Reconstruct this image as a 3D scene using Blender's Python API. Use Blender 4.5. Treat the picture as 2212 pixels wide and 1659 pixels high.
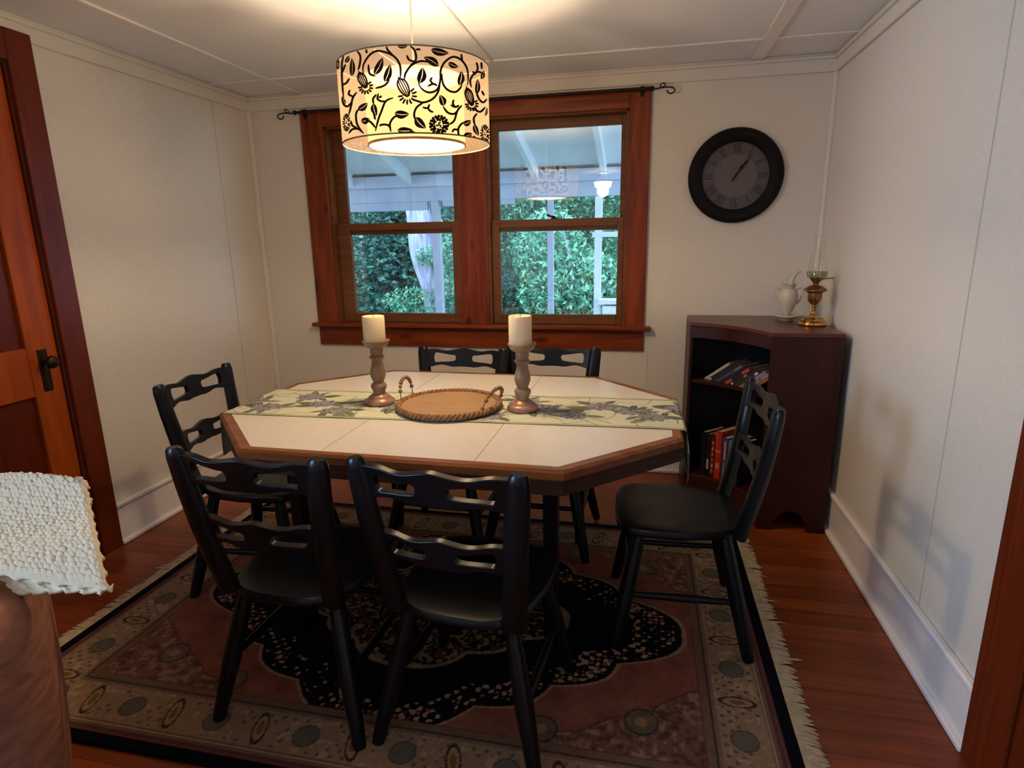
import bpy, bmesh, math, random
import numpy as np
from mathutils import Vector, Matrix, noise
PI = math.pi
C = bpy.context.scene.collection
for o in list(bpy.data.objects): bpy.data.objects.remove(o, do_unlink=True)
S = bpy.context.scene

# ------------------------------------------------------------------ camera
YAW, PIT, ROL, F = 0.2168, -0.2352, -0.0172, 1294.0
CP = Vector((0.0, -3.48, 1.362))
fw = Vector((-math.sin(YAW)*math.cos(PIT), math.cos(YAW)*math.cos(PIT), math.sin(PIT)))
r0 = Vector((math.cos(YAW), math.sin(YAW), 0)); u0 = r0.cross(fw)
rt = r0*math.cos(ROL) + u0*math.sin(ROL); up = -r0*math.sin(ROL) + u0*math.cos(ROL)
cd = bpy.data.cameras.new('camera'); cam = bpy.data.objects.new('camera', cd); C.objects.link(cam)
m = Matrix((rt, up, -fw)).transposed().to_4x4(); m.translation = CP
cam.matrix_world = m
cd.sensor_width = 36; cd.lens = 36*F/2212; cd.clip_start = 0.02; cd.clip_end = 200
S.camera = cam

# ------------------------------------------------------------------ world, lights, exposure
w = bpy.data.worlds.new('World'); S.world = w; w.use_nodes = True
bg = w.node_tree.nodes['Background']; bg.inputs[0].default_value = (0.50, 0.70, 1.0, 1); bg.inputs[1].default_value = 4.4
S.view_settings.view_transform = 'Standard'; S.view_settings.look = 'None'
S.view_settings.exposure = 0.62; S.view_settings.gamma = 1.0; S.view_settings.use_curve_mapping = False
LX, LY = -0.789, -1.368
def light(name, kind, loc, energy, color, size=0.1, rot=None, sy=None):
    l = bpy.data.lights.new(name, kind); l.energy = energy; l.color = color
    if kind == 'POINT': l.shadow_soft_size = size
    if kind == 'AREA':
        l.size = size
        if sy: l.shape = 'RECTANGLE'; l.size_y = sy
    o = bpy.data.objects.new(name, l); C.objects.link(o); o.location = loc
    if rot is not None: o.rotation_euler = rot
    return o
def aim(o, tgt): o.rotation_euler = (Vector(tgt)-o.location).to_track_quat('-Z', 'Y').to_euler()
WARM = (1.0, 0.75, 0.47)
bulb = light('bulb', 'POINT', (LX, LY, 1.77), 47, WARM, 0.035); bulb.visible_glossy = False
dl = light('daylight_side_room', 'AREA', (-4.6, -5.3, 1.75), 118, (0.43, 0.66, 1.0), 1.3, sy=1.2); aim(dl, (0.9, -1.8, 1.4))
light('kitchen_fixture_light', 'POINT', (-0.57, -4.75, 1.98), 2.0, (1.0, 0.86, 0.70), 0.08)

# ------------------------------------------------------------------ materials
def mat(name, col=(.5,.5,.5), rough=.5, metal=0, spec=.5, **k):
    M = bpy.data.materials.new(name); M.use_nodes = True
    b = M.node_tree.nodes['Principled BSDF']
    b.inputs['Base Color'].default_value = (*col, 1); b.inputs['Roughness'].default_value = rough
    b.inputs['Metallic'].default_value = metal; b.inputs['Specular IOR Level'].default_value = spec
    for kk, v in k.items(): b.inputs[kk.replace('_', ' ')].default_value = v
    return M
def nd(M, t): return M.node_tree.nodes.new(t)
def lk(M, a, b): M.node_tree.links.new(a, b)
def bs(M): return M.node_tree.nodes['Principled BSDF']
def ncolor(M, cols, scale=(1,1,1), nscale=5, detail=4, dist=0, coord='Object', rot=(0,0,0), bump=0, bdist=.01):
    """noise driven colour ramp (cols: list of (pos, rgb)) in stretched object space"""
    tc = nd(M, 'ShaderNodeTexCoord'); mp = nd(M, 'ShaderNodeMapping'); n = nd(M, 'ShaderNodeTexNoise'); r = nd(M, 'ShaderNodeValToRGB')
    mp.inputs['Scale'].default_value = scale; mp.inputs['Rotation'].default_value = rot
    n.inputs['Scale'].default_value = nscale; n.inputs['Detail'].default_value = detail; n.inputs['Distortion'].default_value = dist
    lk(M, tc.outputs[coord], mp.inputs[0]); lk(M, mp.outputs[0], n.inputs['Vector']); lk(M, n.outputs['Fac'], r.inputs[0])
    els = r.color_ramp.elements
    els[0].position, els[0].color = cols[0][0], (*cols[0][1], 1)
    els[1].position, els[1].color = cols[-1][0], (*cols[-1][1], 1)
    for p, c in cols[1:-1]:
        e = els.new(p); e.color = (*c, 1)
    lk(M, r.outputs[0], bs(M).inputs['Base Color'])
    if bump:
        bn = nd(M, 'ShaderNodeBump'); bn.inputs['Strength'].default_value = bump; bn.inputs['Distance'].default_value = bdist
        lk(M, n.outputs['Fac'], bn.inputs['Height']); lk(M, bn.outputs[0], bs(M).inputs['Normal'])
    return n, r
def mixc(M, fac, a, b):
    x = nd(M, 'ShaderNodeMix'); x.data_type = 'RGBA'
    lk(M, fac, x.inputs[0])
    for s, i in ((a, 6), (b, 7)):
        if isinstance(s, tuple): x.inputs[i].default_value = (*s, 1)
        else: lk(M, s, x.inputs[i])
    return x.outputs[2]

M_wall = mat('cream_paint', (.66, .60, .50), .55)
ncolor(M_wall, [(.3, (.71,.65,.56)), (.7, (.75,.69,.60))], nscale=60, detail=3, bump=.06, bdist=.002)
M_trim = mat('white_gloss_paint', (.70, .655, .60), .32)
ncolor(M_trim, [(.3, (.84,.79,.77)), (.7, (.88,.83,.81))], nscale=9)
M_ceil = mat('ceiling_paint', (.62, .57, .51), .6)
ncolor(M_ceil, [(.3, (.81,.83,.89)), (.7, (.84,.86,.92))], nscale=3)
def woodmat(name, dark, light_, axis='X', rough=.3, knots=True, scale=1.0):
    M = mat(name, light_, rough, spec=.28)
    sc = {'X': (1.2, 14, 14), 'Y': (14, 1.2, 14), 'Z': (14, 14, 1.2)}[axis]
    n, r = ncolor(M, [(.3, dark), (.7, light_)], scale=sc, nscale=2.2*scale, detail=6, dist=.6)
    if knots:
        tc = nd(M, 'ShaderNodeTexCoord'); mp = nd(M, 'ShaderNodeMapping'); v = nd(M, 'ShaderNodeTexVoronoi'); kr = nd(M, 'ShaderNodeValToRGB')
        ks = {'X': (2.2, 5, 5), 'Y': (5, 2.2, 5), 'Z': (5, 5, 2.2)}[axis]
        mp.inputs['Scale'].default_value = ks; v.inputs['Scale'].default_value = 1.3
        lk(M, tc.outputs['Object'], mp.inputs[0]); lk(M, mp.outputs[0], v.inputs['Vector'])
        kr.color_ramp.elements[0].position = .075; kr.color_ramp.elements[0].color = (1,1,1,1)
        kr.color_ramp.elements[1].position = .17; kr.color_ramp.elements[1].color = (0,0,0,1)
        lk(M, v.outputs['Distance'], kr.inputs[0])
        lk(M, mixc(M, kr.outputs[0], r.outputs[0], tuple(.25*x for x in dark)), bs(M).inputs['Base Color'])
    return M
PD, PL = (.13, .020, .005), (.28, .054, .010)
M_pineX = woodmat('stained_pine_x', PD, PL, 'X')
M_pineZ = woodmat('stained_pine_z', PD, PL, 'Z')
M_sash = woodmat('sash_wood', (.13,.045,.016), (.22,.085,.03), 'X', .35, False)
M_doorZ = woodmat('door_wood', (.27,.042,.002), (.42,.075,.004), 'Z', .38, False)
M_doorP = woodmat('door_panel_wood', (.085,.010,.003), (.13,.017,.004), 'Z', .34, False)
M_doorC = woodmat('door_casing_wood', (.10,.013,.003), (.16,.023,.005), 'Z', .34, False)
M_black = mat('black_chair_paint', (.009, .010, .012), .30, spec=.32)
ncolor(M_black, [(.35, (.003,.0035,.0045)), (.75, (.006,.0065,.0075))], nscale=14)
M_hard = mat('black_iron', (.012,.010,.009), .45, .4)
M_bronze = mat('aged_bronze', (.05,.03,.018), .38, .85)
# floor boards
M_floor = mat('fir_floor', (.25,.06,.02), .30, spec=.35)
def floor_mat():
    M = M_floor; tc = nd(M, 'ShaderNodeTexCoord'); sx = nd(M, 'ShaderNodeSeparateXYZ'); lk(M, tc.outputs['Object'], sx.inputs[0])
    a = nd(M, 'ShaderNodeMath'); a.operation = 'MULTIPLY'; a.inputs[1].default_value = 1/.083; lk(M, sx.outputs['Y'], a.inputs[0])
    fl = nd(M, 'ShaderNodeMath'); fl.operation = 'FLOOR'; lk(M, a.outputs[0], fl.inputs[0])
    fr = nd(M, 'ShaderNodeMath'); fr.operation = 'FRACT'; lk(M, a.outputs[0], fr.inputs[0])
    wn = nd(M, 'ShaderNodeTexWhiteNoise'); wn.noise_dimensions = '1D'; lk(M, fl.outputs[0], wn.inputs['W'])
    r1 = nd(M, 'ShaderNodeValToRGB'); r1.color_ramp.elements[0].color = (.25,.050,.013,1); r1.color_ramp.elements[1].color = (.34,.075,.018,1)
    lk(M, wn.outputs['Value'], r1.inputs[0])
    mp = nd(M, 'ShaderNodeMapping'); mp.inputs['Scale'].default_value = (1.3, 22, 1); n = nd(M, 'ShaderNodeTexNoise'); n.inputs['Scale'].default_value = 2; n.inputs['Detail'].default_value = 6
    lk(M, tc.outputs['Object'], mp.inputs[0]); lk(M, mp.outputs[0], n.inputs['Vector'])
    r2 = nd(M, 'ShaderNodeValToRGB'); r2.color_ramp.elements[0].position = .38; r2.color_ramp.elements[1].position = .62
    r2.color_ramp.elements[0].color = (.72,.70,.68,1); r2.color_ramp.elements[1].color = (1,1,1,1); lk(M, n.outputs['Fac'], r2.inputs[0])
    mu = nd(M, 'ShaderNodeMix'); mu.data_type = 'RGBA'; mu.blend_type = 'MULTIPLY'; mu.inputs[0].default_value = 1
    lk(M, r1.outputs[0], mu.inputs[6]); lk(M, r2.outputs[0], mu.inputs[7])
    g = nd(M, 'ShaderNodeMath'); g.operation = 'LESS_THAN'; g.inputs[1].default_value = .035; lk(M, fr.outputs[0], g.inputs[0])
    lk(M, mixc(M, g.outputs[0], mu.outputs[2], (.10,.022,.008)), bs(M).inputs['Base Color'])
    bn = nd(M, 'ShaderNodeBump'); bn.inputs['Strength'].default_value = .15; bn.inputs['Distance'].default_value = .004; bn.invert = True
    lk(M, g.outputs[0], bn.inputs['Height']); lk(M, bn.outputs[0], bs(M).inputs['Normal'])
floor_mat()
M_rug = mat('wool_rug', (.2,.1,.08), .95, spec=.1)
M_vc = mat('printed_cotton', (.6,.6,.5), .85, spec=.15)
for M in (M_rug, M_vc):
    at = nd(M, 'ShaderNodeVertexColor'); at.layer_name = 'pattern'
    if M is M_rug:
        n = nd(M, 'ShaderNodeTexNoise'); n.inputs['Scale'].default_value = 260; bn = nd(M, 'ShaderNodeBump'); bn.inputs['Strength'].default_value = .5; bn.inputs['Distance'].default_value = .003
        tc = nd(M, 'ShaderNodeTexCoord'); lk(M, tc.outputs['Object'], n.inputs['Vector']); lk(M, n.outputs['Fac'], bn.inputs['Height']); lk(M, bn.outputs[0], bs(M).inputs['Normal'])
    lk(M, at.outputs[0], bs(M).inputs['Base Color'])
M_fringe = mat('wool_fringe', (.50,.42,.29), .95, spec=.1); ncolor(M_fringe, [(.3,(.46,.35,.21)), (.7,(.64,.52,.34))], nscale=40)
M_lam = mat('cream_laminate', (.78,.70,.60), .30); ncolor(M_lam, [(.3,(.66,.60,.52)), (.7,(.70,.64,.56))], nscale=25)
M_seam = mat('laminate_seam', (.10,.07,.05), .8)
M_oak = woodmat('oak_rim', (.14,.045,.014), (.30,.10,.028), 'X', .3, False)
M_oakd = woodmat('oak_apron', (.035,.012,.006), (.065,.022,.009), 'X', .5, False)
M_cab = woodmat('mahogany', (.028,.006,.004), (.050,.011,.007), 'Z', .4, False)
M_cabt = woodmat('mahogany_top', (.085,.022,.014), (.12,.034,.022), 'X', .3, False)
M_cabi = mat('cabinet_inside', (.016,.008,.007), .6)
M_hold = mat('whitewashed_wood', (.40,.27,.17), .42); ncolor(M_hold, [(.3,(.20,.11,.055)), (.5,(.31,.19,.11)), (.72,(.44,.31,.20))], scale=(1,1,.35), nscale=22, detail=6)
M_holdb = mat('rose_gold_wood', (.50,.28,.18), .3, .25); ncolor(M_holdb, [(.35,(.30,.14,.08)), (.7,(.46,.26,.17))], nscale=26)
M_wax = mat('ivory_wax', (.90,.74,.47), .45, Subsurface_Weight=.35, Subsurface_Scale=.02); bs(M_wax).inputs['Subsurface Radius'].default_value = (1,.6,.3)
M_wick = mat('wick', (.05,.04,.03), .9)
M_tray = mat('tray_wood', (.36,.20,.09), .5); ncolor(M_tray, [(.3,(.30,.16,.065)), (.7,(.42,.25,.115))], scale=(1,12,12), nscale=6, detail=5)
M_rope = mat('rope_rim', (.25,.12,.04), .6); ncolor(M_rope, [(.3,(.16,.07,.022)), (.7,(.34,.18,.07))], nscale=60)
M_bead = mat('wooden_beads', (.28,.14,.06), .45); ncolor(M_bead, [(.3,(.20,.09,.035)), (.7,(.36,.20,.09))], nscale=45)
M_brass = mat('polished_brass', (.72,.40,.13), .16, 1.0)
M_brassd = mat('dull_brass', (.28,.13,.05), .32, .8)
M_cer = mat('cream_ceramic', (.60,.53,.41), .3)
def glassmat(name, tint=(1,1,1), k=1.4, rough=0.02, base=0.0):
    M = bpy.data.materials.new(name); M.use_nodes = True; nt = M.node_tree; nt.nodes.clear()
    o = nt.nodes.new('ShaderNodeOutputMaterial'); t = nt.nodes.new('ShaderNodeBsdfTransparent'); t.inputs[0].default_value = (*tint, 1)
    g = nt.nodes.new('ShaderNodeBsdfGlossy'); g.inputs['Roughness'].default_value = rough
    f = nt.nodes.new('ShaderNodeMath'); f.operation = 'POWER'; f.inputs[1].default_value = 5.0; lw = nt.nodes.new('ShaderNodeLayerWeight'); lw.inputs[0].default_value = .5; nt.links.new(lw.outputs['Facing'], f.inputs[0])
    mm = nt.nodes.new('ShaderNodeMath'); mm.operation = 'MULTIPLY_ADD'; mm.inputs[1].default_value = k; mm.inputs[2].default_value = base; mm.use_clamp = True
    mx = nt.nodes.new('ShaderNodeMixShader')
    nt.links.new(f.outputs[0], mm.inputs[0]); nt.links.new(mm.outputs[0], mx.inputs[0]); nt.links.new(t.outputs[0], mx.inputs[1]); nt.links.new(g.outputs[0], mx.inputs[2]); nt.links.new(mx.outputs[0], o.inputs[0])
    return M
M_glass = glassmat('window_glass', (.94,.98,1), 1.0, .01, .15)
M_lglass = glassmat('lamp_glass', (.97,.98,.95), .9, .03, .04)
M_gglass = glassmat('green_glass', (.80,.80,.62), 1.0, .1, .10)
M_clglass = glassmat('clock_glass', (.8,.8,.8), 1.0)
def fabric(name, col, transp, emit=0, ecol=(1,.6,.25)):
    M = bpy.data.materials.new(name); M.use_nodes = True; nt = M.node_tree; nt.nodes.clear(); N = nt.nodes.new
    o = N('ShaderNodeOutputMaterial'); d = N('ShaderNodeBsdfDiffuse'); d.inputs[0].default_value = (*col, 1)
    t = N('ShaderNodeBsdfTranslucent'); t.inputs[0].default_value = (*col, 1)
    a = N('ShaderNodeMixShader'); a.inputs[0].default_value = .5; tr = N('ShaderNodeBsdfTransparent')
    b = N('ShaderNodeMixShader'); b.inputs[0].default_value = transp
    L = nt.links.new
    L(d.outputs[0], a.inputs[1]); L(t.outputs[0], a.inputs[2]); L(a.outputs[0], b.inputs[1]); L(tr.outputs[0], b.inputs[2])
    out = b.outputs[0]
    if emit:
        e = N('ShaderNodeEmission'); e.inputs[0].default_value = (*ecol, 1); e.inputs[1].default_value = emit
        s = N('ShaderNodeAddShader'); L(out, s.inputs[0]); L(e.outputs[0], s.inputs[1]); out = s.outputs[0]
    L(out, o.inputs[0]); return M
M_shade = fabric('sheer_shade_fabric', (.17,.125,.088), .42)
M_inner = fabric('lit_inner_drum', (.050,.034,.012), .50, .45, (1,.50,.17))
M_diff = fabric('lit_diffuser', (.4,.35,.28), .24, 5.0, (1,.80,.52))
M_flock = mat('black_flocking', (.018,.008,.006), .9, spec=.1)
M_cord = mat('pale_cord', (.55,.50,.42), .4)
M_sofa = mat('brown_upholstery', (.16,.075,.05), .95, spec=.15)
ncolor(M_sofa, [(.3,(.24,.092,.062)), (.5,(.32,.135,.085)), (.72,(.38,.18,.12))], scale=(1,1,3.2), nscale=9, detail=8, dist=1.4, bump=.4, bdist=.004)
M_knit = mat('cream_yarn', (.86,.73,.51), .9, spec=.15)
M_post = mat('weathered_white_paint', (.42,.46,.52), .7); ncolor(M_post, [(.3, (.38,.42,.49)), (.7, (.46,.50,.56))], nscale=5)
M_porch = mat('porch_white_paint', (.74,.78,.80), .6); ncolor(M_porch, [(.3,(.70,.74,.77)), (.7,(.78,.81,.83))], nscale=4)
M_bark = mat('pale_bark', (.40,.40,.46), .9); ncolor(M_bark, [(.35,(.20,.20,.27)), (.65,(.46,.47,.56))], scale=(6,6,1), nscale=4, detail=7, bump=.6, bdist=.03)
M_dbark = mat('dark_bark', (.05,.05,.05), .9); ncolor(M_dbark, [(.35,(.03,.03,.035)), (.65,(.10,.09,.09))], nscale=10)
def leafmat(name, a, b):
    M = mat(name, a, .55, spec=.3); n, r = ncolor(M, [(.34, tuple(.45*q for q in a)), (.48, a), (.64, b)], nscale=9, detail=3)
    bs(M).inputs['Roughness'].default_value = .55
    return M
M_leafA = leafmat('broad_leaves', (.05,.21,.10), (.17,.46,.25))
M_leafB = leafmat('evergreen_needles', (.035,.13,.10), (.10,.29,.20))
M_leafC = leafmat('vine_leaves', (.10,.34,.19), (.32,.66,.42))
M_ground = leafmat('ground_cover', (.03,.09,.04), (.08,.20,.08))

# ------------------------------------------------------------------ mesh helpers
class MB:
    def __init__(s): s.v = []; s.f = []; s.m = []; s.mi = 0
    def add(s, vs, fs):
        k = len(s.v); s.v += [tuple(v) for v in vs]; s.f += [tuple(i+k for i in f) for f in fs]; s.m += [s.mi]*len(fs); return s
    def box(s, x0, x1, y0, y1, z0, z1):
        return s.add([(x,y,z) for z in (z0,z1) for y in (y0,y1) for x in (x0,x1)], [(0,2,3,1),(4,5,7,6),(0,1,5,4),(2,6,7,3),(0,4,6,2),(1,3,7,5)])
    def prism(s, pts, z0, z1):
        n = len(pts); return s.add([(x,y,z0) for x,y in pts]+[(x,y,z1) for x,y in pts], [tuple(range(n-1,-1,-1)), tuple(range(n,2*n))]+[(i,(i+1)%n,(i+1)%n+n,i+n) for i in range(n)])
    def lathe(s, prof, n=32, c=(0,0,0), cap=True):
        vs = [(c[0]+r*math.cos(2*PI*k/n), c[1]+r*math.sin(2*PI*k/n), c[2]+z) for r,z in prof for k in range(n)]
        fs = [(i*n+k, i*n+(k+1)%n, (i+1)*n+(k+1)%n, (i+1)*n+k) for i in range(len(prof)-1) for k in range(n)]
        if cap: fs += [tuple(range(n-1,-1,-1)), tuple((len(prof)-1)*n+k for k in range(n))]
        return s.add(vs, fs)
    def tube(s, pts, rads, n=12, cap=True, sx=1, sy=1, ref=None):
        pts = [Vector(p) for p in pts]
        if not hasattr(rads, '__len__'): rads = [rads]*len(pts)
        vs = []; prev = None
        for i, p in enumerate(pts):
            t = (pts[min(i+1,len(pts)-1)]-pts[max(i-1,0)]).normalized()
            if prev is None:
                a = Vector(ref) if ref else (Vector((0,0,1)) if abs(t.z) < .9 else Vector((1,0,0)))
            else: a = prev
            a = (a - t*a.dot(t)).normalized(); prev = a; b = t.cross(a)
            vs += [p + rads[i]*(sx*a*math.cos(2*PI*k/n) + sy*b*math.sin(2*PI*k/n)) for k in range(n)]
        fs = [(i*n+k, i*n+(k+1)%n, (i+1)*n+(k+1)%n, (i+1)*n+k) for i in range(len(pts)-1) for k in range(n)]
        if cap: fs += [tuple(range(n-1,-1,-1)), tuple((len(pts)-1)*n+k for k in range(n))]
        return s.add(vs, fs)
    def ball(s, c, r, n=12, mm=8, sz=1):
        return s.lathe([(r*math.sin(PI*i/mm), -r*sz*math.cos(PI*i/mm)) for i in range(mm+1)], n, c, False)
    def build(s, name, mats, parent=None, smooth=False, bevel=0, seg=2, weld=False, loc=None):
        me = bpy.data.meshes.new(name); me.from_pydata(s.v, [], s.f)
        for M in (mats if isinstance(mats, (list, tuple)) else [mats]): me.materials.append(M)
        for p, i in zip(me.polygons, s.m): p.material_index = i
        bm = bmesh.new(); bm.from_mesh(me)
        if weld: bmesh.ops.remove_doubles(bm, verts=bm.verts, dist=1e-5)
        bmesh.ops.recalc_face_normals(bm, faces=bm.faces); bm.to_mesh(me); bm.free()
        if smooth:
            for p in me.polygons: p.use_smooth = True
            try: me.set_sharp_from_angle(angle=math.radians(38))
            except Exception: pass
        o = bpy.data.objects.new(name, me); C.objects.link(o)
        if parent: o.parent = parent
        if loc: o.location = loc
        if bevel:
            b = o.modifiers.new('bevel', 'BEVEL'); b.width = bevel; b.segments = seg; b.limit_method = 'ANGLE'; b.angle_limit = math.radians(35)
            for p in me.polygons: p.use_smooth = True
            try: me.set_sharp_from_angle(angle=math.radians(60))
            except Exception: pass
        return o
def tag(o, label=None, cat=None, group=None, kind=None):
    if label: o['label'] = label
    if cat: o['category'] = cat
    if group: o['group'] = group
    if kind: o['kind'] = kind
    return o
def empty(name, loc, rz=0, **k):
    o = bpy.data.objects.new(name, None); C.objects.link(o); o.location = loc; o.rotation_euler = (0,0,rz); o.empty_display_size = .1
    return tag(o, **k)
def copy_tree(o, parent=None):
    c = o.copy(); C.objects.link(c)
    if parent: c.parent = parent
    for ch in list(o.children): copy_tree(ch, c)
    return c
def struct(mb, name, M, **k):
    return tag(mb.build(name, M, **k), kind='structure')
def spline(pts, n=8):
    P = [pts[0]]+list(pts)+[pts[-1]]; out = []
    for i in range(1, len(P)-2):
        p0,p1,p2,p3 = [Vector(q) for q in P[i-1:i+3]]
        for k in range(n):
            t = k/n; out.append(.5*((2*p1)+(p2-p0)*t+(2*p0-5*p1+4*p2-p3)*t*t+(3*p1-p0-3*p2+p3)*t**3))
    out.append(Vector(P[-2])); return out

# ------------------------------------------------------------------ room shell
XL, XR, ZC, HB = -2.373, .898, 2.225, .203
YN = -7.0
struct(MB().box(-6.2, XR+.12, YN-.1, .12, -.1, 0), 'floor', M_floor)
struct(MB().box(-6.2, XR+.12, YN-.1, .12, ZC, ZC+.08), 'ceiling', M_ceil)
# back wall with one wide opening
WX0, WX1, WZ0, WZ1 = -1.90, -.085, .86, 2.05
b = MB(); b.box(XL-.1, WX0, 0, .12, 0, ZC); b.box(WX1, XR+.1, 0, .12, 0, ZC); b.box(WX0, WX1, 0, .12, 0, WZ0); b.box(WX0, WX1, 0, .12, WZ1, ZC)
struct(b, 'wall_back', M_wall)
DY0, DY1, DZ = -2.30, -1.47, 2.06        # left door opening
b = MB(); b.box(XL-.12, XL, DY1, 0, 0, ZC); b.box(XL-.12, XL, -3.25, DY0, 0, ZC); b.box(XL-.12, XL, DY0, DY1, DZ, ZC)
struct(b, 'wall_left', M_wall)
struct(MB().box(XR, XR+.12, YN, 0, 0, ZC), 'wall_right', M_wall)
struct(MB().box(-6.2, XR, YN-.1, YN, 0, ZC), 'wall_rear', M_wall)
b = MB(); b.box(-6.2, XL-.12, -3.35, -3.25, 0, ZC); b.box(-6.2, -6.1, YN, -3.35, 0, ZC); struct(b, 'wall_side_room', M_wall)
# baseboards: board, cap bead, shoe
def baseboard(name, a, bb, axis, pos, sgn):
    m_ = MB()
    for t0, z0, z1 in ((.014, 0, HB-.02), (.024, HB-.022, HB), (.030, 0, .022)):
        lo, hi = sorted((pos, pos+sgn*t0))
        if axis == 'y': m_.box(lo, hi, a, bb, z0, z1)
        else: m_.box(a, bb, lo, hi, z0, z1)
    struct(m_, name, M_trim, bevel=.006)
baseboard('baseboard_left', -1.363, 0, 'y', XL, 1)
baseboard('baseboard_right', -1.925, 0, 'y', XR, -1)
baseboard('baseboard_back', XL, XR, 'x', 0, -1)
def crown(name, a, bb, axis, pos, sgn):
    m_ = MB()
    for t0, z0, z1 in ((.014, 2.139, 2.205), (.026, 2.196, 2.214), (.020, 2.212, ZC)):
        lo, hi = sorted((pos, pos+sgn*t0))
        if axis == 'y': m_.box(lo, hi, a, bb, z0, z1)
        else: m_.box(a, bb, lo, hi, z0, z1)
    struct(m_, name, M_wall, bevel=.005)
crown('trim_1', -3.25, 0, 'y', XL, 1); crown('trim_2', YN, 0, 'y', XR, -1); crown('trim_3', XL, XR, 'x', 0, -1)
bt = [(-2.02, -1.99, -4, 0), (-.775, -.757, -4, -.33), (.485, .548, -4, 0)]
for i, (x0, x1, y0, y1) in enumerate(bt): struct(MB().box(x0, x1, y0, y1, ZC-.010, ZC), 'trim_%d' % (4+i), M_trim, bevel=.003)
struct(MB().box(XL, XR, -.345, -.315, ZC-.008, ZC), 'trim_7', M_trim, bevel=.003)
struct(MB().tube([(XL+.008,-.008,HB), (XL+.008,-.008,2.139)], .017, 10), 'trim_8', M_wall, smooth=True)
struct(MB().tube([(XR-.008,-.008,HB), (XR-.008,-.008,2.139)], .015, 10), 'trim_9', M_wall, smooth=True)
M_groove = mat('panel_joint', (.56,.51,.43), .8)
struct(MB().box(XL, XL+.0015, -.321, -.316, HB, 2.139), 'trim_10', M_groove)
struct(MB().box(XR-.0015, XR, -1.546, -1.540, HB, 2.139), 'trim_11', M_groove)
struct(MB().box(.032, .036, -.0015, 0, HB, .73), 'trim_12', M_groove)

# ------------------------------------------------------------------ left door with casing
b = MB(); b.box(XL, XL+.024, DY1, -1.363, 0, 2.165); b.box(XL, XL+.024, DY0-.11, DY0, 0, 2.165); b.box(XL, XL+.024, DY0, DY1, DZ-.01, 2.165)
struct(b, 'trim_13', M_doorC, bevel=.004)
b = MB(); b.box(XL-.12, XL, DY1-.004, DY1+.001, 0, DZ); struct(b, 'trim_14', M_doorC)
door = empty('door_1', (XL-.03, DY1-.006, .008)); door['kind'] = 'structure'
DW = DY1-.008-DY0
b = MB(); x0, x1 = -.02, .022
b.box(x0, x1, -.125, 0, 0, DZ-.02); b.box(x0, x1, -DW, -DW+.12, 0, DZ-.02)
for z0, z1 in ((0, .22), (.77, .97), (DZ-.14, DZ-.02)): b.box(x0, x1, -DW+.12, -.125, z0, z1)
b.build('frame', M_doorZ, door, bevel=.004)
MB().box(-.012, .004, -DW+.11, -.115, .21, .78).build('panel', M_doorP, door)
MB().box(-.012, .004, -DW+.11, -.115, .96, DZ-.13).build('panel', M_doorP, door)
hp = MB()
hp.tube([(.024,-.068,.785), (.024,-.068,.955)], .020, 14, True, .28, 1, (1,0,0)); hnd = hp.build('handle_plate', M_bronze, door, smooth=True)
kb = MB(); kb.tube([(.022,-.068,.905), (.05,-.068,.905), (.056,-.068,.905), (.066,-.068,.905), (.078,-.068,.905), (.086,-.068,.905)], [.009,.009,.018,.027,.024,.010], 20)
kb.build('knob', M_bronze, hnd, smooth=True)

# ------------------------------------------------------------------ right side doorway casing and open door
struct(MB().box(XR-.026, XR, -2.06, -1.925, 0, 2.14), 'trim_15', M_doorC, bevel=.004)
d2 = empty('door_2', (XR-.06, -2.07, .008)); d2['kind'] = 'structure'
b = MB(); b.box(-.02, .02, -.9, 0, 0, 2.05); b.build('door_leaf', M_doorP, d2, bevel=.003)
b = MB(); b.box(-.028, -.02, -.12, -.004, .01, 2.04); b.box(-.028, -.02, -.9, -.78, .01, 2.04); b.box(-.028, -.02, -.78, -.12, .9, 1.05); b.build('frame', M_doorC, d2, bevel=.002)

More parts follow.
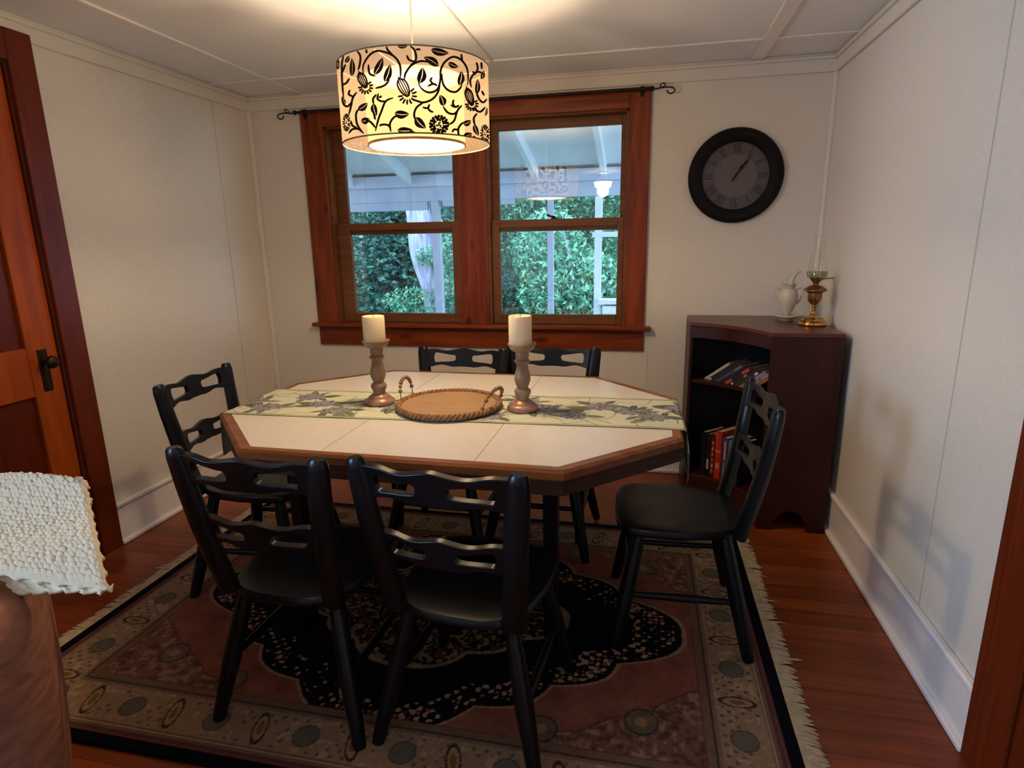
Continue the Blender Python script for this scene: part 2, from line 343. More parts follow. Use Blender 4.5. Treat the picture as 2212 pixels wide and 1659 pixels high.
# ------------------------------------------------------------------ window
def bx(*a): return MB().box(*a)
cas = MB()
cas.box(-2.018, -1.88, -.022, 0, .87, 2.128); cas.box(-.104, .009, -.022, 0, .87, 2.128); cas.box(-1.065, -.893, -.020, 0, .87, 2.128)
struct(cas, 'trim_16', M_pineZ, bevel=.003)
b = MB(); b.box(-1.88, -1.065, -.022, 0, 2.028, 2.128); b.box(-.893, -.104, -.022, 0, 2.028, 2.128); struct(b, 'trim_17', M_pineX, bevel=.003)
struct(bx(-2.045, .045, -.060, .02, .853, .876), 'trim_18', M_pineX, bevel=.005)
struct(bx(-2.018, .009, -.018, 0, .733, .853), 'trim_19', M_pineX, bevel=.003)
for wi, (a0, a1, g0, g1) in enumerate(((-1.88, -1.065, -1.80, -1.118), (-.893, -.104, -.838, -.145))):
    win = empty('window_%d' % (wi+1), ((a0+a1)/2, .06, .87)); win['kind'] = 'structure'
    cx = (a0+a1)/2
    def lb(m_, x0, x1, y0, y1, z0, z1): m_.box(x0-cx, x1-cx, y0-.06, y1-.06, z0-.87, z1-.87)
    fr = MB(); lb(fr, a0-.01, a0+.012, 0, .12, .87, 2.04); lb(fr, a1-.012, a1+.01, 0, .12, .87, 2.04); lb(fr, a0, a1, 0, .12, 2.02, 2.045); lb(fr, a0, a1, 0, .12, .86, .876)
    fr.build('window_frame', M_sash, win)
    ss = MB()   # upper sash (outer track)
    lb(ss, a0+.012, g0, .070, .100, 1.43, 2.02); lb(ss, g1, a1-.012, .070, .100, 1.43, 2.02); lb(ss, g0, g1, .070, .100, 1.955 if wi == 0 else 1.968, 2.02); lb(ss, g0, g1, .070, .100, 1.43, 1.478)
    su = ss.build('upper_sash', M_sash, win, bevel=.003)
    p = MB(); p.add([(g0-cx,.025,1.47-.87),(g1-cx,.025,1.47-.87),(g1-cx,.025,1.98-.87),(g0-cx,.025,1.98-.87)], [(0,1,2,3)]); p.build('pane', M_glass, su)
    ss = MB()
    gl0 = g0+.02 if wi == 0 else g0+.006
    lb(ss, a0+.014, gl0, .035, .066, .876, 1.478); lb(ss, g1-.006, a1-.014, .035, .066, .876, 1.478); lb(ss, gl0, g1-.006, .035, .066, .876, .932); lb(ss, gl0, g1-.006, .035, .066, 1.435, 1.478)
    lb(ss, gl0, g1-.006, .052, .066, 1.411, 1.436)
    sl = ss.build('lower_sash', M_sash, win, bevel=.003)
    p = MB(); p.add([(g0-cx,-.008,.925-.87),(g1-cx,-.008,.925-.87),(g1-cx,-.008,1.44-.87),(g0-cx,-.008,1.44-.87)], [(0,1,2,3)]); p.build('pane', M_glass, sl)
    lx = (-1.47 if wi == 0 else -.515)-cx
    q_ = MB(); q_.lathe([(.017,0),(.017,.005),(.010,.012),(.004,.016)], 16, (lx,-.01,1.478-.87)); q_.tube([(lx+.005,-.012,1.49-.87),(lx-.016,-.018,1.492-.87),(lx-.038,-.022,1.500-.87)], [.006,.005,.007], 8)
    q_.build('sash_lock', M_hard, win, smooth=True)

# curtain rod with scroll ends
rod = empty('curtain_rod', (-1.0, -.05, 2.11), label='thin black iron curtain rod with scrolled ends above the window', cat='curtain rod')
MB().tube([(-1.03,0,.0), (1.01,0,.0)], .008, 10).build('rod', M_hard, rod, smooth=True)
for s, x in ((-1,-1.03), (1,1.01)):
    pts = [(x-s*.02,0,0), (x+s*.03,0,-.002), (x+s*.062,0,.010), (x+s*.060,0,.022), (x+s*.044,0,.018), (x+s*.040,0,.004)]
    p2 = [(x+s*.02,0,-.002), (x+s*.07,0,.002), (x+s*.105,0,-.004), (x+s*.112,0,-.020), (x+s*.092,0,-.030), (x+s*.076,0,-.020), (x+s*.078,0,-.012)]
    b = MB(); b.tube(spline(pts, 6), .0032, 8); b.tube(spline(p2, 6), .0036, 8); b.ball((x,0,0), .013); b.build('finial', M_hard, rod, smooth=True)
    b = MB(); b.box(x-s*.05-.006, x-s*.05+.006, -.004, .028, -.010, .012); b.box(x-s*.05-.010, x-s*.05+.010, .024, .028, -.03, .02); b.build('bracket', M_hard, rod)

# ------------------------------------------------------------------ wall clock
ck = empty('wall_clock', (.449, -.001, 1.670), label='large round wall clock with wide black frame and roman numerals, hands near one', cat='clock')
def ring(prof, n=72):   # profile (r, depth) lathed about Y
    b = MB(); b.lathe(prof, n, cap=False); b.v = [(x, -z, y) for x, y, z in b.v]; return b
ring([(.168,.0),(.168,.020),(.176,.026),(.190,.034),(.212,.040),(.228,.034),(.237,.020),(.237,0),(.168,0)]).build('frame', mat('clock_frame_black', (.005,.0045,.0045), .6, spec=.2), ck, smooth=True)
M_face = mat('clock_face', (.34,.28,.28), .7); ncolor(M_face, [(.3,(.22,.175,.18)), (.7,(.26,.21,.21))], nscale=8)
fb = ring([(.0001,.006),(.17,.006)], 64); fb.build('clock_face', M_face, ck)
M_faceb = mat('clock_chapter_ring', (.185,.155,.165), .7)
cr = ring([(.106,.0065),(.107,.0072),(.166,.0072)], 64); cr_o = cr.build('chapter_ring', M_faceb, ck)
M_num = mat('clock_numerals', (.08,.065,.065), .6)
Y = -.0085
def ns(a, cx_, x0, x1, y0, y1, w_):   # a stroke of a numeral in the numeral's own frame, placed at clock angle a
    dx, dy = x1-x0, y1-y0; L = math.hypot(dx, dy); px, py = -dy/L*w_/2, dx/L*w_/2
    out = []
    for x, y in ((x0+px,y0+py),(x1+px,y1+py),(x1-px,y1-py),(x0-px,y0-py)):
        X, R_ = cx_+x, .136+y
        out.append((R_*math.sin(a)+X*math.cos(a), Y, R_*math.cos(a)-X*math.sin(a)))
    nb.add(out, [(0,1,2,3)])
rom = ['XII','I','II','III','IIII','V','VI','VII','VIII','IX','X','XI']
wd = {'I': .010, 'V': .022, 'X': .022}
for i, s in enumerate(rom):
    nb = MB(); a = i*PI/6; tot = sum(wd[c_] for c_ in s); x = -tot/2
    for c_ in s:
        xm = x+wd[c_]/2; h = .021
        if c_ == 'I': ns(a, xm, 0, 0, -h, h, .0048)
        if c_ == 'V': ns(a, xm, -.008, 0, h, -h, .0050); ns(a, xm, .008, 0, h, -h, .0026)
        if c_ == 'X': ns(a, xm, -.008, .008, h, -h, .0050); ns(a, xm, .008, -.008, h, -h, .0026)
        x += wd[c_]
    ns(a, 0, -tot/2, tot/2, .0215, .0215, .002); ns(a, 0, -tot/2, tot/2, -.0215, -.0215, .002)
    nb.build('numeral', M_num, cr_o)
def hand(name, ang, L, w_, y):
    b = MB(); pr = [(-.03,w_*.4),(0,w_*.7),(L*.45,w_*.5),(L*.60,w_*1.5),(L*.70,w_*.5),(L,.0006)]
    vs = []
    for t, h in pr:
        for s in (-1,1): vs.append((t*math.sin(ang)+s*h*math.cos(ang), y, t*math.cos(ang)-s*h*math.sin(ang)))
    vs += [(x,y-.0015,z) for x,_,z in vs]; n = len(pr)*2
    fs = []
    for i in range(len(pr)-1):
        a, b_, c_, d_ = 2*i, 2*i+1, 2*i+3, 2*i+2
        fs += [(a,b_,c_,d_), (a+n,d_+n,c_+n,b_+n), (a,d_,d_+n,a+n), (b_,b_+n,c_+n,c_)]
    b.add(vs, fs); b.build(name, M_hard, ck)
hand('hour_hand', math.radians(34), .085, .006, -.012); hand('minute_hand', math.radians(36), .135, .0042, -.016)
ring([(.0001,.022),(.168,.022)], 48).build('cover_glass', M_clglass, ck)

# ------------------------------------------------------------------ rug
RX0, RX1, RY0, RY1 = -1.945, .455, -2.365, -.775
def fbm(x, y, s, seed=0):
    rs = np.random.RandomState(seed); out = np.zeros_like(x)
    for o_ in range(3):
        g = rs.rand(64, 64); fx = (x*s*2**o_) % 63; fy = (y*s*2**o_) % 63
        ix = np.floor(fx).astype(int); iy = np.floor(fy).astype(int); tx = fx-ix; ty = fy-iy; tx = tx*tx*(3-2*tx); ty = ty*ty*(3-2*ty)
        v = (g[ix,iy]*(1-tx)+g[ix+1,iy]*tx)*(1-ty)+(g[ix,iy+1]*(1-tx)+g[ix+1,iy+1]*tx)*ty
        out += v*.5**o_
    return out/1.75
def rugcol(X, Y_):
    u = X-(RX0+RX1)/2; v = Y_-(RY0+RY1)/2; HU = (RX1-RX0)/2; HV = (RY1-RY0)/2
    du = HU-np.abs(u); dv = HV-np.abs(v); d = np.minimum(du, dv); side = du < dv      # side: along short edges
    t = np.where(side, v, u)                                                          # running coordinate along border
    n1 = fbm(X+5, Y_+5, 14, 1); n2 = fbm(X+5, Y_+5, 55, 2)
    col = np.zeros(X.shape+(3,))
    def put(mask, c, amt=1.0):
        mm = (mask.astype(float)*amt)[..., None]; col[:] = col*(1-mm)+np.array(c)*mm
    red = np.array((.105,.036,.026)); red2 = np.array((.175,.078,.052))
    col[:] = red+(red2-red)*n1[..., None]
    beige = (.17,.13,.085); bg2 = (.26,.20,.13); navy = (.0035,.0035,.007); gg = (.075,.078,.058)
    # corner spandrels
    sp = (np.abs(u)/(HU-.24))**1.5+(np.abs(v)/(HV-.24))**1.5
    wv = .05*np.abs(np.sin(np.arctan2(v, u)*14))
    put(sp+wv > 1.34, (.085,.062,.045), .55); put((sp+wv > 1.325) & (sp+wv < 1.345), navy, .4)
    put((sp+wv > 1.34) & (n2 > .60), bg2, .38); put((sp+wv > 1.34) & (n2 < .36), navy, .45)
    for (fx, fy) in ((.78,-.42),(-.78,.42),(.78,.42),(-.78,-.42),(.50,-.50),(-.50,.50),(.5,.5),(-.5,-.5)):
        rr = np.hypot(u-fx, v-fy); an = np.arctan2(v-fy, u-fx)
        put(rr < .05+.008*np.sin(8*an), gg, .6); put((rr < .018), (.22,.14,.06), .7); put((rr > .043) & (rr < .05), navy, .6)
    # medallion
    eu, ev = u/.93, v/.60; an = np.arctan2(ev, eu); r = (np.abs(eu)**1.16+np.abs(ev)**1.16)**(1/1.16)
    sc = .075*np.abs(np.sin(an*8)); tip = r-sc
    put(tip < 1.0, (.20,.14,.09), .9); put(tip < .982, navy)
    cell = (np.sin(u*2*PI/.042)*np.sin(v*2*PI/.042))
    put((tip < .955) & (tip > .80) & (cell+2.6*(n2-.5)+1.6*(n1-.5) > .62), bg2, .9)
    put((tip < .955) & (tip > .86) & (cell < -.6) & (n1 > .5), (.20,.06,.04), .9)
    i1 = r-.06*np.abs(np.sin(an*6))
    put((i1 < .55) & (n2 > .58), (.17,.14,.08), .9); put((i1 < .55) & (n2 < .35), (.10,.03,.02), .9)
    put((i1 > .53) & (i1 < .56), bg2, .6)
    # border bands
    put(d < .25, red*.8, .9); put(d < .245, (.10,.075,.05), .95); put(d < .225, (.045,.032,.026)); put(d < .215, (.12,.09,.06))
    put(d < .205, beige)
    main = (d < .205) & (d > .075)
    mot = t/.145; k = np.floor(mot+.5); f = (mot-k)*.145; q = d-.140
    even = (np.mod(k, 2) == 0)
    el = (f/.020)**2+(q/.050)**2; el = np.where(side, el, (f+.25*q)**2/.0004+(q/.052)**2)
    rd = np.hypot(f, q)/.038
    put(main & even & (el < 1.25), navy, .85); put(main & even & (el < .72), (.24,.16,.06), .9); put(main & even & (el < .22), (.09,.075,.04))
    put(main & ~even & (rd < 1), gg, .95); put(main & ~even & (rd > .88) & (rd < 1.02), (.04,.04,.035), .8)
    dots = (np.sin(t*2*PI/.036)*np.sin(q*2*PI/.040) > .55) & main & (np.where(even, el, rd*1.4) > 1.5)
    put(dots & (n1 > .45), navy, .6); put(main & (n2 > .66) & (np.where(even, el, rd*1.4) > 1.5), bg2, .8)
    put((d < .075), (.10,.075,.05)); put((d < .070) & (d > .066), bg2); put((d < .055), (.055,.03,.03)); put(d < .042, (.10,.035,.03)); put(d < .034, navy)
    col = np.where(col.max(-1, keepdims=True) > .02, col*1.5*np.array((1.12,.93,.84)), col)
    return np.clip(col*(.80+.4*fbm(X+9, Y_+3, 90, 5))[..., None], 0, 1)
def grid_obj(name, x0, x1, y0, y1, nx, ny, zf, colf, M, parent=None, thick=0):
    xs = np.linspace(x0, x1, nx); ys = np.linspace(y0, y1, ny); X, Yg = np.meshgrid(xs, ys, indexing='ij')
    Z = zf(X, Yg); vs = np.stack(zf.__dict__['map'](X, Yg, Z) if 'map' in zf.__dict__ else (X, Yg, Z), -1).reshape(-1, 3)
    idx = np.arange(nx*ny).reshape(nx, ny); q = np.stack((idx[:-1,:-1], idx[1:,:-1], idx[1:,1:], idx[:-1,1:]), -1).reshape(-1, 4)
    me = bpy.data.meshes.new(name); me.vertices.add(len(vs)); me.vertices.foreach_set('co', vs.ravel().astype(np.float32))
    me.loops.add(q.size); me.loops.foreach_set('vertex_index', q.ravel().astype(np.int32))
    me.polygons.add(len(q)); me.polygons.foreach_set('loop_start', (np.arange(len(q))*4).astype(np.int32)); me.polygons.foreach_set('loop_total', np.full(len(q), 4, np.int32))
    me.update(); me.validate()
    if colf:
        cc = np.ones((nx*ny, 4), np.float32); cc[:, :3] = colf(X, Yg).reshape(-1, 3)
        a = me.color_attributes.new('pattern', 'FLOAT_COLOR', 'POINT'); a.data.foreach_set('color', cc.ravel())
    me.polygons.foreach_set('use_smooth', np.ones(len(q), bool))
    me.materials.append(M); o = bpy.data.objects.new(name, me); C.objects.link(o)
    if parent: o.parent = parent
    if thick: s = o.modifiers.new('solid', 'SOLIDIFY'); s.thickness = thick; s.offset = -1
    return o
rug = empty('rug', ((RX0+RX1)/2, (RY0+RY1)/2, 0), label='patterned oriental rug with navy medallion, red field and cream fringe under the table', cat='rug')
rc = ((RX0+RX1)/2, (RY0+RY1)/2)
fz = lambda X, Y_: np.full_like(X, .010)
g = grid_obj('pile', RX0-rc[0], RX1-rc[0], RY0-rc[1], RY1-rc[1], 640, 430, fz, lambda X, Y_: rugcol(X+rc[0], Y_+rc[1]), M_rug, rug, .009)
random.seed(3)
for sx in (-1, 1):
    b = MB(); y = RY0
    while y < RY1:
        big = noise.noise(Vector((y*9, sx*3, 0)))*.016; L = .058+big+random.uniform(-.006, .008)+(.03 if random.random() < .012 else 0)
        wd_ = random.uniform(.006, .011); sk = random.uniform(-.016, .016); h = random.uniform(.006, .010)
        xe = sx*(RX1-RX0)/2; yy = y-rc[1]
        pts = [(xe-sx*.004, yy, .007), (xe+sx*L*.4, yy+sk*.3, h), (xe+sx*L*.8, yy+sk*.8, .006), (xe+sx*L, yy+sk, .003)]
        b.tube(pts, [wd_*.5, wd_*.62, wd_*.5, .0012], 6, True, .45, 1, (0,0,1)); y += random.uniform(.0035, .006)
    b.build('fringe', M_fringe, rug, smooth=True)

# ------------------------------------------------------------------ dining table
TX, TY, TR = -.694, -1.368, -.0100
tb = empty('dining_table', (TX, TY, 0), TR, label='octagonal dining table with cream laminate top and oak edge standing on the rug', cat='table')
hl, hw, kx, ky = .802, .556, .317, .324
def octo(e): # outline grown by e
    a, b_ = hl+e, hw+e; c1, c2 = kx+e*.42, ky+e*.42
    return [(-a+c1,-b_),(a-c1,-b_),(a,-b_+c2),(a,b_-c2),(a-c1,b_),(-a+c1,b_),(-a,b_-c2),(-a,-b_+c2)]
sx_ = [-hl, -.243, .243, hl]
# laminate leaves: polygon clipped between seams
def clip(poly, x0, x1):
    def cl(P, s, X):
        out = []
        for i in range(len(P)):
            a, b_ = P[i], P[(i+1)%len(P)]; ia, ib = s*(a[0]-X) <= 1e-9, s*(b_[0]-X) <= 1e-9
            if ia: out.append(a)
            if ia != ib: t = (X-a[0])/(b_[0]-a[0]); out.append((X, a[1]+t*(b_[1]-a[1])))
        return out
    return cl(cl(poly, 1, x1), -1, x0)
sm = [-2, -.243, .243, 2]
for i in range(3):
    P = clip(octo(0), sm[i]+(.0009 if i else 0), sm[i+1]-(.0009 if i < 2 else 0))
    MB().prism(P, .728, .750).build('tabletop_leaf', M_lam, tb)
MB().prism(octo(-.01), .722, .7275).build('underlay', M_seam, tb)
o_, i_ = octo(.034), octo(.0006); mo = octo(.026); b = MB(); n = 8
vs = [(x,y,.7503) for x,y in i_]+[(x,y,.7503) for x,y in mo]+[(x,y,.743) for x,y in o_]+[(x,y,.722) for x,y in o_]+[(x,y,.722) for x,y in i_]
fs = [(r*n+i, r*n+(i+1)%n, ((r+1)%5)*n+(i+1)%n, ((r+1)%5)*n+i) for r in range(5) for i in range(n)]
b.add(vs, fs); b.build('edge_band', M_oak, tb)
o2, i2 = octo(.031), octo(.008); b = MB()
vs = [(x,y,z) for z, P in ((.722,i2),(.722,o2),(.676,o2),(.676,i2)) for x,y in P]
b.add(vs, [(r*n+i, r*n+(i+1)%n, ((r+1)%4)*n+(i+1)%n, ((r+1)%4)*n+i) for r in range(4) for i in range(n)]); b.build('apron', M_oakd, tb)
for x, y in ((.44,-.40),(.44,.40),(-.44,-.40),(-.44,.40)):
    b = MB(); b.tube([(x,y,.0105),(x,y,.10),(x,y,.70),(x,y,.722)], [.019,.023,.027,.030], 4, True, 1.25, 1.25, (1,1,0)); b.build('leg', M_black, tb, bevel=.004)

# ------------------------------------------------------------------ table runner
def runcol(X, Y_):
    col = np.zeros(X.shape+(3,)); n1 = fbm(X+3, Y_+3, 30, 11); n2 = fbm(X+3, Y_+3, 120, 12)
    col[:] = np.array((.55,.55,.42)); col += (n1[..., None]-.5)*.06
    def put(mk, c, a=1.): mm = (mk.astype(float)*a)[..., None]; col[:] = col*(1-mm)+np.array(c)*mm
    rs = random.Random(5)
    # twigs
    for i in range(60):
        cx_, cy_ = rs.uniform(-1.05, 1.05), rs.uniform(-.17, .17); a = rs.uniform(0, PI); L = rs.uniform(.05, .10); cu = rs.uniform(-9, 9)
        ca, sa = math.cos(a), math.sin(a); lx = (X-cx_)*ca+(Y_-cy_)*sa; ly = -(X-cx_)*sa+(Y_-cy_)*ca-cu*((X-cx_)*ca+(Y_-cy_)*sa)**2
        put((np.abs(ly) < .0022) & (np.abs(lx) < L), (.20,.20,.08), .9)
    fl = []
    i = 0; x = -1.02
    while x < 1.04:
        fl.append((x+rs.uniform(-.015,.015), (-.085, .075, -.01)[i % 3]+rs.uniform(-.03,.03), rs.uniform(.042,.056))); x += .098; i += 1
    # leaves
    for (fx, fy, fr_) in fl:
        for k in range(6):
            a = rs.uniform(0, 2*PI); L = rs.uniform(.030,.046); cx_ = fx+math.cos(a)*(fr_+L*.55)*1.1; cy_ = fy+math.sin(a)*(fr_+L*.5)*.9
            ca, sa = math.cos(a+rs.uniform(-.6,.6)), math.sin(a+rs.uniform(-.6,.6)); lx = ((X-cx_)*ca+(Y_-cy_)*sa)/L; ly = (-(X-cx_)*sa+(Y_-cy_)*ca)/(L*.36)
            lf = (np.abs(ly) < np.clip(1-lx*lx, 0, 1)) & (np.abs(lx) < 1)
            c = rs.choice(((.06,.08,.04), (.12,.14,.06), (.045,.065,.05), (.17,.19,.10))); put(lf, c, .92); put(lf & (np.abs(ly) < .10), (.40,.42,.24), .7); put(lf & (n2 > .62), (.05,.07,.03), .5)
    for (fx, fy, fr_) in fl:
        an = np.arctan2(Y_-fy, X-fx); rr = np.hypot((X-fx)*.85, Y_-fy)/(fr_*(1+.12*np.sin(an*9+fx*30)))
        mk = rr < 1; put(mk, (.15,.14,.17), .95)
        put(mk & (np.sin(X*2*PI/.011+Y_*180)*np.sin(Y_*2*PI/.010-X*120)+.6*(n2-.5) > .15), (.40,.38,.40), .9)
        put(mk & (n2 < .37), (.06,.055,.075), .9); put((rr > .92) & (rr < 1.02) & (n2 > .45), (.12,.12,.12), .8)
    e = .190-np.abs(Y_); put(e < .014, (.42,.42,.24), .95); put((e > .0135) & (e < .017), (.12,.13,.06), .8); put(e < .0025, (.10,.11,.05), .9)
    return np.clip(col, 0, 1)
RL = 1.03     # half arc length
def rz_(X, Y_): return X*0
def rmap(X, Y_, Z):
    aL, aR = -.833, .832; drop = .010
    def side(s, e):       # s distance past the edge
        r_ = .014; arc = r_*PI/2; th = np.clip(s/r_, 0, PI/2); x = e*0+np.sin(th)*r_; z = -(1-np.cos(th))*r_; ex = np.clip(s-arc, 0, None)
        return x+.02*np.sin(np.clip(ex/.12,0,2))-.10*ex**1.5, z-ex
    px = np.clip(X, aL, aR); pz = .7522+.0012*np.sin(X*23+Y_*11)*np.sin(Y_*31+X*5)**2
    sr = np.clip(X-aR, 0, None); sl_ = np.clip(aL-X, 0, None)
    xr, zr = side(sr, 1); xl, zl = side(sl_, 1)
    wob = .006*np.sin(Y_*40)*np.clip((sr+sl_)/.1, 0, 1)
    return px+xr-xl+wob*np.sign(X), Y_+.012*np.sin(X*2.2), pz+zr+zl
rz_.__dict__['map'] = rmap
rn = grid_obj('table_runner', -RL+.02, RL, -.190, .190, 860, 160, rz_, runcol, M_vc, None, .0016)
rn.location = (TX, -1.385, 0); rn.rotation_euler = (0, 0, .026)
tag(rn, 'cream runner printed with grey hydrangeas and green leaves along the table', 'table runner')

# ------------------------------------------------------------------ candle holders and candles
ZR = .7545
def holder(x, y, label):
    h = empty('candle_holder', (x, y, ZR), label=label, cat='candle holder', group='turned wooden candle holders')
    MB().lathe([(.0001,0),(.056,0),(.058,.004),(.057,.012),(.050,.019),(.044,.022),(.041,.028),(.034,.031),(.030,.036),(.024,.040)], 40).build('base', M_holdb, h, smooth=True)
    MB().lathe([(.023,.038),(.024,.052),(.029,.060),(.031,.070),(.027,.078),(.019,.083),(.024,.095),(.030,.112),(.029,.128),(.023,.148),(.020,.165),(.021,.172),(.029,.180),(.029,.184),(.022,.190),(.024,.202),(.024,.214),(.022,.218)], 32).build('stem', M_hold, h, smooth=True)
    MB().lathe([(.020,.216),(.032,.219),(.043,.228),(.052,.243),(.052,.247),(.049,.247),(.045,.238),(.0001,.236)], 40).build('cup', M_hold, h, smooth=True)
    return h
def candle(x, y, z, label, r=.0415, H=.103):
    c_ = empty('pillar_candle', (x, y, z), label=label, cat='candle', group='ivory pillar candles')
    MB().lathe([(.0001,0),(r*.97,0),(r,.003),(r,H-.004),(r*.96,H),(r*.80,H-.002),(r*.74,H-.006),(.0001,H-.008)], 40).build('wax', M_wax, c_, smooth=True)
    MB().tube([(0,0,H-.009),(.001,0,H+.001),(.003,0,H+.006)], .0012, 6).build('wick', M_wick, c_)
holder(-.990, -1.385, 'turned whitewashed candle holder on the runner, left of the round tray')
holder(-.421, -1.390, 'turned whitewashed candle holder on the runner, right of the round tray')
candle(-.994, -1.385, ZR+.2365, 'ivory pillar candle on the holder left of the tray')
candle(-.427, -1.390, ZR+.2365, 'ivory pillar candle on the holder right of the tray', .0415, .110)

# ------------------------------------------------------------------ tray
tr = empty('round_tray', (-.703, -1.398, ZR), label='round wooden tray with braided rim and two beaded arch handles between the candle holders', cat='tray')
MB().lathe([(.0001,.002),(.186,.002),(.188,.010),(.186,.014),(.0001,.014)], 72).build('tray_base', M_tray, tr, smooth=True)
b = MB()
for ph in range(3):
    pts = []
    N_ = 420
    for k in range(N_+1):
        a = 2*PI*k/N_; tw = a*22+ph*2*PI/3; rr = .190+.0062*math.cos(tw); pts.append((rr*math.cos(a), rr*math.sin(a), .0125+.0065*math.sin(tw)))
    b.tube(pts, .0062, 8)
b.build('braided_rim', M_rope, tr, smooth=True)
def bead_handle(pa, pb, H, lean):
    b = MB(); pa, pb = Vector(pa), Vector(pb); N_ = 13
    for k in range(N_):
        t = k/(N_-1); a = PI*t; p = pa.lerp(pb, .5-.5*math.cos(a)); hgt = math.sin(a)**.62*H if 0 < t < 1 else 0
        p = p+Vector(lean)*hgt+Vector((0,0,hgt)); b.ball(p, .0082 if k % 2 else .0074, 12, 8)
    q_ = [pa.lerp(pb, .5-.5*math.cos(PI*k/20))+(Vector(lean)+Vector((0,0,1)))*(max(math.sin(PI*k/20),0)**.62*H) for k in range(21)]
    b.tube(q_, .002, 6); b.build('beaded_handle', M_bead, tr, smooth=True)
bead_handle((-.190, -.005, .020), (-.178, .085, .020), .078, (-.10, .05, 0))
bead_handle((.150, -.075, .020), (.186, .010, .020), .066, (.45, .10, 0))

# ------------------------------------------------------------------ chairs
def loft_curve(y0, z0, y1, z1, z): return y0+(y1-y0)*(z-z0)/(z1-z0)
PW0, PY0, PZ0, PW1, PY1, PZ1 = .163, -.172, .420, .206, -.250, .865
def post_at(z): t = (z-PZ0)/(PZ1-PZ0); return PW0+(PW1-PW0)*t, PY0+(PY1-PY0)*t-.012*math.sin(PI*t)*-1*0
def rail_mesh(zc, hh, slot_h, name, par):
    wc, yc = post_at(zc); W = wc-.006; N_ = 72; b = MB(); T = .019; dirz = Vector((0, PY1-PY0, PZ1-PZ0)).normalized()
    nrm = Vector((0, dirz.z, -dirz.y)); rows = []
    def hf(u):
        a = abs(u)/W
        return hh*(1-.17*math.exp(-((a-.52)/.20)**2)+.05*math.exp(-(a/.12)**2)+.05*a**3)
    sa, sb = .20, .78
    cols_ = []
    us = sorted(set([round(-W+2*W*i/N_, 5) for i in range(N_+1)]+[s*W*x for s in (-1,1) for x in (sa, sa+.004, sa+.012, sa+.03, sb, sb-.004, sb-.012, sb-.03)]))
    for u in us:
        a = abs(u)/W; h = hf(u); hole = 0
        if sa < a < sb:
            t = (a-sa)/(sb-sa); base = slot_h*(.52+.48*t); e = min(t, 1-t)*(sb-sa)*W; rd = .010
            hole = base*(math.sqrt(max(0, 1-(1-min(e/rd,1))**2)) if e < rd else 1)
        cols_.append((u, h, hole))
    for (u, h, hole) in cols_:
        bow = -.026*(1-(u/W)**2)+.0; wave = .003*math.cos(3*PI*u/W)
        for d in (-T/2, T/2):
            for zz in (-h+wave, -hole+wave*.5, hole+wave*.5, h+wave):
                wcx = u*(1+(zz*.1)); p = Vector((wcx, yc+bow, zc))+dirz*zz+nrm*d; rows.append(p)
    n = len(cols_); fs = []
    for i in range(n-1):
        a, c_ = i*8, (i+1)*8; ho = cols_[i][2] > 0 or cols_[i+1][2] > 0
        for o in (0, 4):
            fs += [(a+o, c_+o, c_+o+1, a+o+1), (a+o+2, c_+o+2, c_+o+3, a+o+3)]
        fs += [(a, a+4, c_+4, c_), (a+3, c_+3, c_+7, a+7)]
        if ho: fs += [(a+1, c_+1, c_+5, a+5), (a+2, a+6, c_+6, c_+2)]
    for i in (0, n-1):
        a = i*8; fs += [(a, a+1, a+5, a+4), (a+2, a+3, a+7, a+6)]
    b.add(rows, fs)
    me_o = b.build(name, M_black, par, weld=True)
    for p in me_o.data.polygons: p.use_smooth = True
    me_o.data.set_sharp_from_angle(angle=math.radians(40))
    bv = me_o.modifiers.new('bevel', 'BEVEL'); bv.width = .0035; bv.segments = 2; bv.limit_method = 'ANGLE'; bv.angle_limit = math.radians(60)
    return me_o
